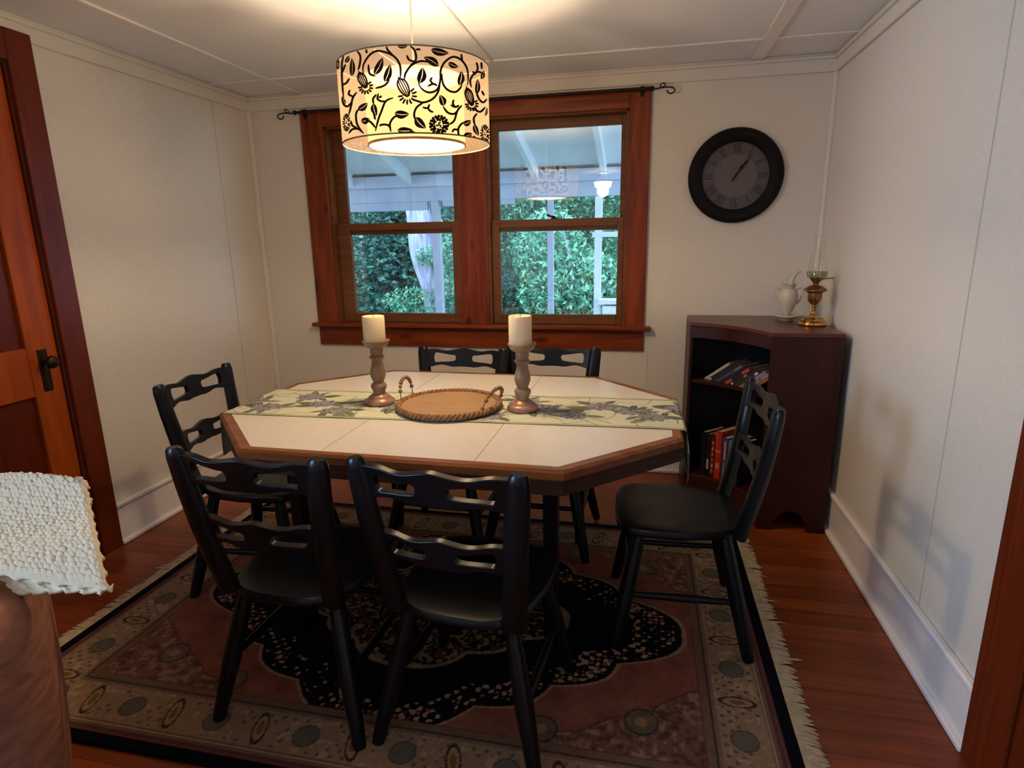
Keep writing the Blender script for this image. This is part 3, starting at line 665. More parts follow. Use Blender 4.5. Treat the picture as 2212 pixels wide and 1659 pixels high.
def make_chair():
    ch = empty('dining_chair', (0,0,0))
    # seat: rounded plan, slightly dished
    N_ = 56; out = []
    for k in range(N_):
        a = 2*PI*k/N_; c_, s = math.cos(a), math.sin(a); p = 5.5 if s > 0 else 4.2
        x = abs(c_)**(2/p)*(1 if c_ > 0 else -1); y = abs(s)**(2/p)*(1 if s > 0 else -1)
        wx = .205-.030*max(0, -y)-.004*max(0, y); out.append((x*wx, .012+y*.200+(.012*(1-x*x) if y > 0 else -.016*(1-x*x))))
    b = MB(); rings = [(.86,.405),(.965,.409),(1,.418),(1,.430),(.975,.438),(.90,.4395),(.72,.4365),(.4,.4335),(.12,.433)]
    vs = [(x*s, .012+(y-.012)*s, z) for s, z in rings for x, y in out]
    fs = [(r*N_+i, r*N_+(i+1)%N_, (r+1)*N_+(i+1)%N_, (r+1)*N_+i) for r in range(len(rings)-1) for i in range(N_)]
    fs += [tuple(range(N_-1,-1,-1)), tuple((len(rings)-1)*N_+i for i in range(N_))]
    b.add(vs, fs); b.build('seat', M_black, ch, smooth=True)
    for s in (-1, 1):
        b = MB(); pts = []; rad = []
        for t in (0, .06, .25, .5, .75, .94, .985, 1.0):
            z = PZ0+(PZ1-PZ0)*t; w_, y_ = post_at(z); pts.append((s*w_, y_-.010*math.sin(PI*t), z)); rad.append(.0275 if t < .3 else (.0270 if t < .6 else .0255 if t < .9 else .0235 if t < .97 else .020 if t < .99 else .015))
        b.tube(pts, rad, 12, True, 1.22, .82, (1,0,0)); b.build('back_post', M_black, ch, smooth=True)
    rail_mesh(.810, .043, .0250, 'crest_rail', ch); rail_mesh(.630, .039, .0220, 'lower_rail', ch)
    Z0 = .0105
    feet = {}
    for nm, s, fx, fy, tx, ty in (('r', -1,   .228, -.216, .140, -.130), ('r', 1,   .228, -.216, .140, -.130), ('f', -1, .222, .216, .142, .140), ('f', 1, .222, .216, .142, .140)):
        A, B_ = Vector((s*fx, fy, Z0)), Vector((s*tx, ty, .412)); feet[nm, s] = (A, B_)
        b = MB(); b.tube([A, A.lerp(B_, .05), A.lerp(B_, .45), A.lerp(B_, .8), B_], [.0180,.0195,.0255,.0235,.020], 12); b.build('leg', M_black, ch, smooth=True)
    def at(k, z): A, B_ = feet[k]; return A.lerp(B_, (z-Z0)/(.412-Z0))
    for s in (-1, 1):
        a, c_ = at(('r', s), .195), at(('f', s), .195); mid = (a+c_)/2
        b = MB(); b.tube([a, a.lerp(c_, .25), mid, a.lerp(c_, .75), c_], [.009,.012,.0135,.012,.009], 10); b.build('stretcher', M_black, ch, smooth=True)
    a, c_ = at(('f', -1), .232), at(('f', 1), .232)
    b = MB(); b.tube([a, a.lerp(c_, .25), (a+c_)/2, a.lerp(c_, .75), c_], [.009,.012,.0135,.012,.009], 10); b.build('stretcher', M_black, ch, smooth=True)
    return ch
chair = make_chair()
CH = [(-1.500,-1.440,-86.3,'black slotted back wooden chair at the left end of the table by the left wall'),
      (-.942,-2.008,-2.0,'black slotted back wooden chair on the near side, left one with its back to us'),
      (-.433,-2.010,-5.4,'black slotted back wooden chair on the near side, right one with its back to us'),
      (-.854,-.998,177.3,'black slotted back wooden chair beyond the table under the middle of the window'),
      (-.422,-.922,178.8,'black slotted back wooden chair beyond the table, half behind the right candle holder'),
      (.151,-1.446,92.2,'black slotted back wooden chair at the right end beside the dark corner bookcase')]
for i, (x, y, a, lab) in enumerate(CH):
    o = chair if i == 0 else copy_tree(chair)
    o.location = (x, y, 0); o.rotation_euler = (0,0,math.radians(a)); tag(o, lab, 'chair', 'black dining chairs round the table')

# ------------------------------------------------------------------ corner bookcase
XA, XB, YA, YB, HZ = .240, .862, -.036, -.670, .945     # left face, right side, back, front
XC, YC = .565, -.340
def front(n=20, inset=0):   # concave front from (XA, YC) to (XC, YB)
    a, c_ = Vector((XA+inset*.5, YC+inset, 0)), Vector((XC+inset, YB+inset*.5, 0)); nn = Vector((.71,.71,0)); out = []
    for k in range(n+1):
        t = k/n; p = a.lerp(c_, t)+nn*(.055*4*t*(1-t)); out.append((p.x, p.y))
    return out
def slab(m_, z0, z1, inset=0, g=0):
    P = front(20, inset)+[(XB-g, YB+g), (XB-g, YA-g), (XA+g, YA-g)]
    if g: P = front(20, inset)+[(XB-g, YB+g+.0), (XB-g, YA-g), (XA+g, YA-g)]
    return m_.prism(P, z0, z1)
bc = empty('corner_bookcase', (0,0,0), label='dark mahogany corner bookcase with concave open front in the right corner', cat='bookcase')
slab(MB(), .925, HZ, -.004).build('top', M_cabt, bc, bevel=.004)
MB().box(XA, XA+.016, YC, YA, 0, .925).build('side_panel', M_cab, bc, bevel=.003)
# right facing panel with cut-out foot
b = MB(); b.box(XC, XB, YB, YB+.016, .10, .925); b.box(XC, XC+.07, YB, YB+.016, 0, .10); b.box(XB-.08, XB, YB, YB+.016, 0, .10)
for k in range(6):
    t0, t1 = k/6, (k+1)/6
    for x0, s in ((XC+.07, 1), (XB-.08, -1)):
        xa, xb = sorted((x0+s*t0*.05, x0+s*t1*.05)); b.box(xa, xb, YB, YB+.016, .10-.055*(1-t0)**2-.004, .101)
b.build('side_panel', M_cab, bc)
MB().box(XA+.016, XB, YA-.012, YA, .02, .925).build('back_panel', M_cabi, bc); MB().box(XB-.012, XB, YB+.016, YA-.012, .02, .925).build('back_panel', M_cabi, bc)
for z0, z1 in ((.105,.127),(.400-.0,.400),(.628,.646)):
    if z1 > z0:
        P = front(20, .016); P = P+[(XB-.013, YB+.018), (XB-.013, YA-.013), (XA+.017, YA-.013)]
        MB().prism(P, z0, z1).build('shelf', M_cab, bc, bevel=.002)
def apron(z0, z1, name):
    f = front(20, .002); g_ = front(20, .018); b = MB(); n = len(f)
    vs = [(x,y,z0) for x,y in f]+[(x,y,z1) for x,y in f]+[(x,y,z0) for x,y in g_]+[(x,y,z1) for x,y in g_]
    fs = [(i,i+1,n+i+1,n+i) for i in range(n-1)]+[(2*n+i,3*n+i,3*n+i+1,2*n+i+1) for i in range(n-1)]+[(i,2*n+i,2*n+i+1,i+1) for i in range(n-1)]+[(n+i,n+i+1,3*n+i+1,3*n+i) for i in range(n-1)]+[(0,n,3*n,2*n),(n-1,3*n-1,4*n-1,2*n-1)]
    b.add(vs, fs); b.build(name, M_cab, bc)
apron(.868, .924, 'valance'); apron(0.0, .104, 'plinth')

# ------------------------------------------------------------------ books
fd = Vector((XC-XA, YB-YC, 0)).normalized()       # along the open front, left to right
dn = Vector((-fd.y, fd.x, 0))                     # into the case
M_page = mat('book_pages', (.55,.46,.36), .8); ncolor(M_page, [(.3,(.48,.38,.28)), (.7,(.60,.50,.40))], scale=(1,60,1), nscale=10)
def book(pos, w_, d_, h, tilt, col, label, grp, marks=(), lay=None, rough=.4):
    """pos: bottom-left-front corner; local x = thickness (along the front), y = into the case, z = up"""
    e = empty('book', pos, label=label, cat='book', group=grp)
    zx = Matrix((fd, dn, Vector((0,0,1)))).transposed()
    e.rotation_euler = (zx @ Matrix.Rotation(tilt, 3, 'Y')).to_euler()
    M = mat('cover', col, rough)
    b = MB(); b.box(0, w_, 0, .003, 0, h); b.box(0, .003, .003, d_, 0, h); b.box(w_-.003, w_, .003, d_, 0, h); mm = [M]
    for i, (x0, x1, z0, z1, c_) in enumerate(marks):
        b.mi = i+1; b.box(w_*x0, w_*x1, -.0008, .0002, h*z0, h*z1); mm.append(mat('spine_mark', c_, .5))
    b.build('cover', mm, e)
    MB().box(.0031, w_-.0031, .0031, d_-.004, .003, h-.004).build('pages', M_page, e)
P0 = Vector((XA, YC, 0))+dn*.085
def fp(s, z): p = P0+fd*s; return (p.x, p.y, z)
OR, GO = (.50,.10,.03), (.60,.33,.05)
lt = [(.25,.75,.10+.13*k,.19+.13*k,c_) for k, c_ in enumerate([OR,(.55,.25,.12),OR,OR,(.55,.2,.1),OR])]
low = [(.040,.030,.235,(.012,.012,.014),'dark grey book standing at the far left of the lower shelf',()),
       (.074,.026,.232,(.010,.009,.010),'black book with a small pale oval on its spine, lower shelf',((.25,.75,.16,.40,(.38,.40,.40)),)),
       (.103,.026,.238,(.05,.010,.008),'dark book with orange letters down its spine, lower shelf',lt),
       (.131,.038,.262,(.42,.022,.012),'thick bright red book standing on the lower shelf',((.08,.92,.56,.61,(.65,.20,.05)),(.25,.75,.22,.34,(.60,.25,.16)),(.12,.30,.80,.96,(.5,.08,.05)))),
       (.174,.034,.238,(.045,.035,.16),'navy blue book with gold lettering beside the red one',((.38,.66,.50,.92,GO),(.30,.55,.10,.45,(.30,.18,.12)))),
       (.212,.030,.232,(.12,.20,.28),'light blue book at the right of the lower shelf row',((.3,.7,.2,.7,(.22,.32,.40)),)),
       (.246,.028,.224,(.02,.02,.05),'dark blue book partly hidden behind the chair back, lower shelf',())]
for x, w_, h, c_, lab, mk in low: book(fp(x, .1275), w_, .16, h, 0, c_, lab, 'books standing on the lower shelf', mk)
PU, RD, WH = (.26,.20,.26), (.50,.05,.03), (.55,.52,.48)
upb = [(.013,.19,(.20,.15,.12),'thin book with a shiny pale edge, topmost of the leaning stack',((0,1,.05,.95,(.42,.38,.34)),)),
       (.014,.19,(.02,.022,.026),'thin black book with white curl at its foot, leaning on upper shelf',((.1,.9,.02,.14,(.45,.42,.34)),)),
       (.013,.18,(.022,.024,.03),'plain black book leaning between glossy ones on upper shelf',()),
       (.015,.19,(.06,.07,.09),'slate grey book leaning under the black ones on upper shelf',((.1,.9,.72,.95,(.12,.14,.18)),)),
       (.014,.18,(.015,.015,.03),'dark blue book leaning above the red marked ones on upper shelf',()),
       (.018,.19,(.035,.018,.025),'dark book with two red patches on its spine, upper shelf',((.05,.95,.05,.28,RD),(.05,.95,.66,.90,RD))),
       (.016,.18,(.03,.018,.02),'dark brown book with a small white mark near its foot, upper shelf',((.2,.8,.08,.15,WH),(.2,.8,.55,.66,(.25,.22,.30)))),
       (.018,.17,(.04,.032,.026),'olive brown book with a pale spot near its top, upper shelf',((.2,.8,.80,.92,(.50,.47,.36)),)),
       (.014,.17,PU,'mauve book with red band leaning on upper shelf',((.05,.95,.1,.4,(.36,.07,.07)),)),
       (.015,.16,(.24,.22,.20),'grey striped book leaning right on upper shelf',((.1,.9,.2,.3,(.1,.1,.1)),(.1,.9,.6,.7,(.1,.1,.1)))),
       (.016,.15,(.36,.10,.03),'orange book at the lower right end of the leaning stack',())]
x = .030; TL = math.radians(54)
for i, (w_, h, c_, lab, mk) in enumerate(upb):
    book(fp(x, .648+math.sin(TL)*w_*0), w_, .135, h, TL, c_, lab, 'books leaning on the upper shelf', mk, rough=.25)
    x += w_/math.cos(TL)+.0012

# ------------------------------------------------------------------ oil lamp
ol = empty('oil_lamp', (.792, -.395, HZ+.0005), label='brass oil lamp with glass chimney on top of the bookcase', cat='lamp')
MB().lathe([(.0001,0),(.060,0),(.064,.006),(.062,.014),(.052,.018),(.053,.024),(.044,.034),(.030,.040),(.014,.044),(.009,.050),(.012,.058),(.009,.064)], 40).build('base', M_brass, ol, smooth=True)
MB().lathe([(.008,.062),(.007,.085),(.010,.088),(.009,.096),(.014,.100),(.026,.112),(.031,.128),(.031,.150),(.036,.156),(.050,.163),(.050,.168),(.030,.184),(.013,.190),(.010,.196)], 36).build('font', M_brassd, ol, smooth=True)
bu = MB(); bu.lathe([(.010,.194),(.014,.200),(.026,.214),(.032,.222),(.0001,.222)], 32); bu.build('burner', M_brassd, ol, smooth=True)
b = MB(); b.tube([(.02,-.01,.216),(.045,-.012,.220),(.072,-.014,.222)], .0028, 8); b.build('wick_key', M_brassd, ol, smooth=True)
MB().lathe([(.031,.222),(.043,.226),(.046,.250),(.045,.252),(.042,.228),(.030,.225)], 32, cap=False).build('gallery', M_gglass, ol, smooth=True)
MB().lathe([(.030,.226),(.034,.245),(.040,.268),(.040,.290),(.033,.318),(.026,.345),(.024,.395),(.025,.420)], 32, cap=False).build('chimney', M_lglass, ol, smooth=True)
# ------------------------------------------------------------------ vase on footed dish
vs_ = empty('vase', (.715, -.215, HZ+.0005), label='cream ceramic vase with pointed handles on a small footed dish', cat='vase')
MB().lathe([(.0001,0),(.030,0),(.032,.006),(.052,.013),(.058,.022),(.054,.026),(.030,.024),(.0001,.022)], 40).build('dish', M_cer, vs_, smooth=True)
MB().lathe([(.014,.024),(.017,.032),(.032,.060),(.043,.095),(.045,.125),(.038,.148),(.026,.158),(.028,.168),(.036,.180),(.034,.180),(.024,.166),(.0001,.150)], 40).build('body', M_cer, vs_, smooth=True)
for s in (-1, 1):
    b = MB(); b.tube(spline([(s*.034,0,.150),(s*.058,0,.160),(s*.066,0,.135),(s*.055,0,.100),(s*.040,0,.082)], 6), .005, 8); b.build('handle', M_cer, vs_, smooth=True)
b = MB(); b.tube(spline([(.006,.004,.150),(.012,.004,.20),(.028,.004,.235),(.048,.004,.245)], 6), [.016-.0005*k for k in range(19)], 10); b.build('spout', M_cer, vs_, smooth=True)

# ------------------------------------------------------------------ pendant lamp
pl = empty('pendant_lamp', (LX, LY, ZC), label='lit drum pendant lamp with black vine pattern hanging over the table', cat='lamp')
RS, Z0s, Z1s, RI, Zi0, Zi1 = .253, 1.690-ZC, 1.936-ZC, .167, 1.688-ZC, 1.906-ZC
MB().lathe([(.0001,0),(.062,0),(.062,-.012),(.050,-.026),(.012,-.032),(.0001,-.032)], 32, cap=False).build('canopy', M_trim, pl, smooth=True)
MB().tube([(0,0,-.03),(0,0,Zi1+.0)], .0032, 8).build('cord', M_cord, pl, smooth=True)
b = MB(); b.lathe([(RS,Z0s),(RS,Z1s)], 96, cap=False)
# --- vine pattern traced on the near half of the drum, repeated on the far half
b.mi = 1
W2 = m.inverted()
def px2cyl(X, Y_):
    px, py = 600+X/4.0218, Y_/4.0218
    d = fw+rt*((px-1106)/F)-up*((py-829.5)/F)
    ox, oy = CP.x-LX, CP.y-LY; a = d.x**2+d.y**2; bq = 2*(ox*d.x+oy*d.y); c_ = ox*ox+oy*oy-RS*RS; disc = bq*bq-4*a*c_
    t = (-bq-math.sqrt(max(disc, 0)))/(2*a) if disc > 0 else -bq/(2*a)
    x, y, z = ox+t*d.x, oy+t*d.y, CP.z+t*d.z
    return math.atan2(y, x)*RS, z-ZC
def cyl(s, z, off): a = s/RS; return ((RS+off)*math.cos(a), (RS+off)*math.sin(a), z)
OFF = .0012
polys = []
def stroke(pts, w_=11, taper=True):
    P = spline([(x, y, 0) for x, y in pts], 5); n = len(P); Lf, Rg = [], []
    for i, p in enumerate(P):
        t = (P[min(i+1,n-1)]-P[max(i-1,0)]); t = t.normalized() if t.length > 1e-6 else Vector((1,0,0)); k = w_*.5*(1 if not taper else (.35+.65*math.sin(PI*min(.5, max(.08, min(i, n-1-i)/n*2.2)))))
        Lf.append((p.x-t.y*k, p.y+t.x*k)); Rg.append((p.x+t.y*k, p.y-t.x*k))
    for i in range(n-1): polys.append([Lf[i], Lf[i+1], Rg[i+1], Rg[i]])
def leaf(bx_, by_, tx, ty, w_, slit=True):
    w_ *= 1.45; A = Vector((bx_, by_)); T = Vector((tx, ty)); T = A+(T-A)*1.12; d = T-A; L = d.length; d.normalize(); nrm = Vector((-d.y, d.x)); K = 9
    def half(s, f0):
        prev = None
        for k in range(K+1):
            t = k/K; wid = w_*math.sin(PI*t**.8)**.8*(1 if s > 0 else .85) if 0 < t < 1 else 0; c_ = A+d*L*t+nrm*(.10*w_*math.sin(PI*t))
            cur = (c_+nrm*s*(f0*w_*.9*math.sin(PI*t)), c_+nrm*s*max(wid*.62, f0*w_*.9*math.sin(PI*t)))
            if prev: polys.append([tuple(prev[0]), tuple(prev[1]), tuple(cur[1]), tuple(cur[0])])
            prev = cur
    half(1, .10 if slit else 0); half(-1, 0)
def carnation(cx_, cy_, R_, sq=1):
    for k in range(9):
        a = 2*PI*k/9+.3; c_, s = math.cos(a)*sq, math.sin(a)
        for q in (-.16, .16): stroke([(cx_+c_*R_*.55, cy_+s*R_*.55), (cx_+math.cos(a+q)*sq*R_*.8, cy_+math.sin(a+q)*R_*.8), (cx_+math.cos(a+q*1.3)*sq*R_, cy_+math.sin(a+q*1.3)*R_)], 24*sq)
    for k in range(6):
        a = 2*PI*k/6; stroke([(cx_+math.cos(a)*sq*R_*.50, cy_+math.sin(a)*R_*.5), (cx_+math.cos(a+.6)*sq*R_*.52, cy_+math.sin(a+.6)*R_*.52), (cx_+math.cos(a+.9)*sq*R_*.36, cy_+math.sin(a+.9)*R_*.36)], 19*sq)
    for k in range(3):
        a = 2*PI*k/3+.5; stroke([(cx_, cy_), (cx_+math.cos(a)*sq*R_*.2, cy_+math.sin(a)*R_*.2), (cx_+math.cos(a+.8)*sq*R_*.28, cy_+math.sin(a+.8)*R_*.28)], 13*sq)
def bud(x0, y0, x1, y1, w_):
    A = Vector((x0, y0)); B_ = Vector((x1, y1)); d = B_-A; L = d.length; d.normalize(); nr = Vector((-d.y, d.x))
    for f in (-.9, -.45, 0, .45, .9):
        stroke([tuple(A+d*L*(.02+.1*abs(f))), tuple(A+d*L*.35+nr*f*w_*.55), tuple(A+d*L*.7+nr*f*w_*.5), tuple(A+d*L*.95+nr*f*w_*.12)], 15 if abs(f) > .8 else 10)
    for k in range(9):
        a = -1.9+3.8*k/8; q = B_-d*L*.12; dr = d*math.cos(a)+nr*math.sin(a)
        stroke([tuple(q+dr*w_*.50), tuple(q+dr*w_*.80+nr*5), tuple(q+dr*w_*1.08)], 17)
ST = [[(690,440),(720,490),(715,560),(700,610)],[(745,640),(745,570),(790,490),(850,447),(920,450),(1010,490),(1060,560),(1068,640),(1060,690)],[(945,405),(960,440),(1010,490)],[(850,768),(930,742),(972,690)],
 [(1100,700),(1110,640),(1160,570),(1240,532),(1330,545)],[(1220,700),(1240,760),(1300,802),(1360,795),(1395,760),(1412,690),(1415,610),(1450,540),(1520,495),(1590,520),(1640,590),(1652,680),(1645,740)],
 [(1410,690),(1395,790),(1345,860),(1270,890),(1210,878),(1165,856)],[(1270,890),(1210,930),(1185,990),(1195,1045)],[(1150,400),(1190,440),(1200,520),(1150,570)],[(1122,480),(1140,520),(1185,535)],
 [(1425,640),(1435,730),(1480,785),(1540,800),(1580,770),(1600,735)],[(1592,470),(1600,530)],[(1680,760),(1670,700),(1700,645),(1745,625),(1790,650)],[(1722,540),(1735,590),(1715,640)],[(1720,780),(1740,850),(1780,890),(1815,860)],
 [(1005,850),(940,880),(905,960),(875,1040),(850,1140)],[(985,1145),(975,1080),(1005,1025),(1050,1000)],[(850,1040),(835,985)],[(835,905),(830,860),(860,820)],[(740,1150),(705,1105),(685,1050),(685,980),(715,940)],[(690,800),(655,850),(640,920),(620,1000)],
 [(575,480),(560,560),(562,700),(575,860)],[(640,890),(610,925),(575,905),(560,840)],[(760,1040),(810,1062),(850,1110)],[(1480,1085),(1530,1050),(1560,960),(1600,915)],[(1435,925),(1475,978),(1530,990),(1565,955)],[(1572,1195),(1568,1115),(1610,1060)],
 [(1700,945),(1755,972),(1800,930)],[(1712,1090),(1700,1030),(1730,985)],[(878,812),(868,858),(900,880),(938,880)],[(905,835),(880,850)],[(1258,932),(1300,940),(1318,905)],[(1305,935),(1320,962),(1352,975)],[(1302,750),(1350,730),(1385,745)],[(1352,730),(1326,702),(1342,672)],
 [(1500,912),(1540,930),(1575,915)],[(1528,865),(1520,900),(1540,930)],[(1150,1135),(1200,1160)],[(630,780),(620,820),(660,840)],[(640,1050),(650,1090),(690,1110)],[(620,1160),(650,1125),(700,1120),(750,1160)],[(890,1100),(900,1085),(950,1085),(985,1110)],[(1515,1150),(1530,1125),(1570,1130)],
 [(790,560),(800,640),(850,660)],[(560,740),(600,720),(625,680)],[(590,560),(560,640)],[(1770,790),(1790,830)],[(1690,620),(1715,650)],[(1240,430),(1200,430)],[(770,430),(775,465)],[(1765,540),(1770,600)],[(1700,1180),(1725,1225)]]
for s in ST: stroke(s, 19)
for a in [(840,650,905,515,40),(930,712,972,575,40),(645,665,645,520,30),(590,545,618,490,22),(1395,575,1280,505,42),(1230,725,1255,600,48),(1575,745,1592,630,36),(1480,545,1560,580,30),(1440,922,1410,835,38),(1015,985,1130,990,44),(1040,1132,1160,1130,42),(1195,1020,1278,1105,46),(832,900,858,1000,34),(700,955,775,900,36),(725,1052,795,1035,36),(1608,1080,1670,1050,32),(1612,1180,1680,1162,32),(1725,820,1732,700,28),(1765,690,1785,620,22),(1705,1080,1740,1170,28),(1800,1010,1815,940,14),(1330,430,1470,460,40),(1040,400,1120,402,22),(575,860,590,900,18)]: leaf(*a)
bud(700,608,775,775,62); bud(1040,655,1140,850,78); bud(1632,740,1692,930,56)
carnation(1400,1085,88); carnation(600,1065,80,.45); carnation(1797,1165,85,.50); carnation(525,560,45,.35)
for P in polys:
    Q = [px2cyl(x, y) for x, y in P]
    if max(q[0] for q in Q)-min(q[0] for q in Q) > .12: continue
    Q = [(s, min(max(z, Z0s+.001), Z1s-.001)) for s, z in Q]
    if max(q[1] for q in Q)-min(q[1] for q in Q) < 1e-5: continue
    for rot in (0, PI*RS):
        b.add([cyl(s+rot, z, OFF) for s, z in Q], [(0,1,2,3)])
sh = b.build('lamp_shade', [M_shade, M_flock], pl)
for p in sh.data.polygons: p.use_smooth = True
M_ring = mat('shade_trim', (.16,.12,.09), .7)
b = MB()
for zz in (Z0s, Z1s): b.lathe([(RS-.001,zz-.0022),(RS+.0012,zz-.0022),(RS+.0012,zz+.0022),(RS-.001,zz+.0022),(RS-.001,zz-.0022)], 96, cap=False)
b.build('shade_ring', M_ring, sh, smooth=True)
MB().lathe([(RI,Zi0),(RI,Zi1)], 72, cap=False).build('inner_drum', M_inner, pl, smooth=True)
M_cap = fabric('drum_top_diffuser', (.5,.42,.32), .35); MB().lathe([(.0001,Zi1-.002),(RI-.0005,Zi1-.002)], 72, cap=False).build('top_diffuser', M_cap, pl)  # unseen cap added to soften the bulb's bright spot on the ceiling
b = MB(); b.lathe([(.0001,Zi0+.004),(RI-.0005,Zi0+.004)], 72, cap=False); b.build('diffuser', M_diff, pl)
b = MB(); b.lathe([(RI-.002,Zi0-.002),(RI+.002,Zi0-.002),(RI+.002,Zi0+.006),(RI-.002,Zi0+.006),(RI-.002,Zi0-.002)], 72, cap=False); b.build('diffuser_ring', M_holdb, pl, smooth=True)
b = MB()
for k in range(3):
    a = 2*PI*k/3+.4; b.tube([(0,0,Zi1+.006),(RS*math.cos(a)*.995, RS*math.sin(a)*.995, Z1s-.004)], .002, 6)
b.lathe([(.0001,Zi1-.03),(.02,Zi1-.03),(.02,Zi1+.012),(.0001,Zi1+.012)], 16, cap=False); b.build('spider_fitting', M_cord, pl, smooth=True)

# ceiling fixture in the room behind (it shows as a reflection in the window)
cf = empty('ceiling_light', (-.57, -4.75, ZC), label='crystal ceiling light of the next room, mirrored in the right window', cat='lamp')
MB().lathe([(.0001,0),(.09,0),(.09,-.02),(.02,-.03),(.0001,-.03)], 24, cap=False).build('canopy', M_trim, cf)
ML = fabric('lit_glass', (.9,.9,.9), .5, 9.0, (1,.93,.82)); MB().lathe([(.10,-.20),(.12,-.13),(.10,-.13)], 24, cap=False).build('glass_ring', ML, cf); MB().tube([(0,0,-.03),(0,0,-.14)], .01, 8).build('stem', M_brassd, cf)

# ------------------------------------------------------------------ sofa back and knitted blanket
sd = Vector((-.775, .632, 0)).normalized(); sn = Vector((-.632, -.775, 0)).normalized()   # along right edge to the rear; into the sofa
SC = Vector((-1.030, -2.750, 0))
sofa = empty('sofa', (SC.x, SC.y, 0), math.atan2(sd.y, sd.x), label='brown upholstered sofa corner at the lower left edge', cat='sofa')
def rbox(m_, L, D, z0, z1, r, puff=0, oy=0):
    # rounded block: x 0..L, y 0..D in sofa space
    N_ = 10; nx, ny, nz = 24, 16, 18; bm = bmesh.new(); bmesh.ops.create_cube(bm, size=2); bmesh.ops.subdivide_edges(bm, edges=bm.edges, cuts=14, use_grid_fill=True)
    c_ = Vector((L/2, D/2+oy, (z0+z1)/2)); h = Vector((L/2, D/2, (z1-z0)/2))
    idx = {}
    vs = []
    for v in bm.verts:
        p = Vector((v.co.x*h.x, v.co.y*h.y, v.co.z*h.z)); q = Vector([max(-h[i]+r, min(h[i]-r, p[i])) for i in range(3)]); d = p-q
        if d.length > 1e-6: p = q+d.normalized()*r
        k = puff*(1-(p.x/h.x)**2)*(1-(p.z/h.z)**2); p.y += k*(1 if p.y > 0 else -1); p.z += puff*.6*(1-(p.x/h.x)**2)*(1-(p.y/h.y)**2)*(1 if p.z > 0 else 0); tp = 1-.05*(.5-.5*p.z/h.z); p.x *= tp; p.y *= tp
        idx[v] = len(vs); vs.append(c_+p)
    m_.add(vs, [tuple(idx[v] for v in f.verts) for f in bm.faces]); bm.free(); return m_
rbox(MB(), .72, 1.15, .05, .745, .10, .02).build('back_cushion', M_sofa, sofa, smooth=True)
b = MB()
for x, y in ((.08,.08),(.64,.08),(.08,1.07),(.64,1.07)): MB().box(x-.025, x+.025, y-.025, y+.025, 0, .06).build('foot', M_cab, sofa)
# blanket: bumpy popcorn knit sheet, folded in two layers
def quad(P, s, t):
    return (P[0]*(1-s)+P[1]*s)*(1-t)+(P[3]*(1-s)+P[2]*s)*t
def blanket():
    Z1_, Z2_ = .885, .765
    RR, FR, FL, RLf = Vector((-1.150,-2.505,Z1_)), Vector((-.958,-2.665,Z2_)), Vector((-1.45,-2.70,Z2_-.01)), Vector((-1.55,-2.50,Z1_-.05))
    P = [RLf, RR, FR, FL]; NX, NY = 380, 230; b = MB(); sp = .0108
    rs = random.Random(8); W_ = (RR-RLf).length; H_ = (FR-RR).length
    X = np.linspace(0, 1, NX); 
    cols_, rows_ = int(W_/sp), int(H_/sp)
    pts = {}
    for i in range(-1, cols_+2):
        for j in range(-1, rows_+2): pts[i, j] = (i+.5*(j % 2)+rs.uniform(-.22,.22), j+rs.uniform(-.22,.22), rs.uniform(.7,1.15))
    vs = []
    for i in range(NX):
        for j in range(NY):
            s, t = i/(NX-1), j/(NY-1); p = quad(P, s, t); gx, gy = s*cols_, t*rows_; hb = 0; ci, cj = int(gx), int(gy)
            for a in (ci-1, ci, ci+1):
                for c_ in (cj-1, cj, cj+1):
                    q = pts.get((a, c_))
                    if q: d2 = (gx-q[0])**2+(gy-q[1])**2; hb = max(hb, q[2]*math.sqrt(max(0, 1-d2*1.9)))
            sag = .014*math.sin(3.1*s+2*t)+.010*math.sin(7*t+3*s)
            jag = .003*math.sin(s*cols_*1.9) if t in (0, 1) else 0
            jx = .003*math.sin(t*rows_*2.1) if s == 1 else 0
            edge = min(1-s, t, 1-t); hb *= min(1, .25+edge/.03); rnd = .010*(1-min(1, edge/.05))**2
            vs.append(p+Vector((jx, jag, sag+.0068*hb-rnd)))
    fs = [(i*NY+j, (i+1)*NY+j, (i+1)*NY+j+1, i*NY+j+1) for i in range(NX-1) for j in range(NY-1)]
    b.add(vs, fs)
    bl = empty('knitted_blanket', (-1.25, -2.6, .76), label='cream popcorn knit blanket folded over the brown sofa', cat='blanket')
    b.v = [(x+1.25, y+2.6, z-.76) for x, y, z in b.v]
    o = b.build('upper_fold', M_knit, bl, smooth=True)
    sdm = o.modifiers.new('solid', 'SOLIDIFY'); sdm.thickness = .012; sdm.offset = -1
    b2 = MB(); NX2, NY2 = 120, 60; vs = []
    for i in range(NX2):
        for j in range(NY2):
            s, t = i/(NX2-1), j/(NY2-1); p = quad(P, s*.97, t*1.0); bump = .004*math.sin(s*cols_*2.2)*math.sin(t*rows_*2.2)
            dr = .030+.018*math.sin(PI*min(1, s*1.2))*t; vs.append(p+Vector((1.25, 2.6, -.76-dr+bump)))
    fs = [(i*NY2+j, (i+1)*NY2+j, (i+1)*NY2+j+1, i*NY2+j+1) for i in range(NX2-1) for j in range(NY2-1)]
    b2.add(vs, fs); o = b2.build('lower_fold', M_knit, bl, smooth=True); sdm = o.modifiers.new('solid', 'SOLIDIFY'); sdm.thickness = .012
blanket()

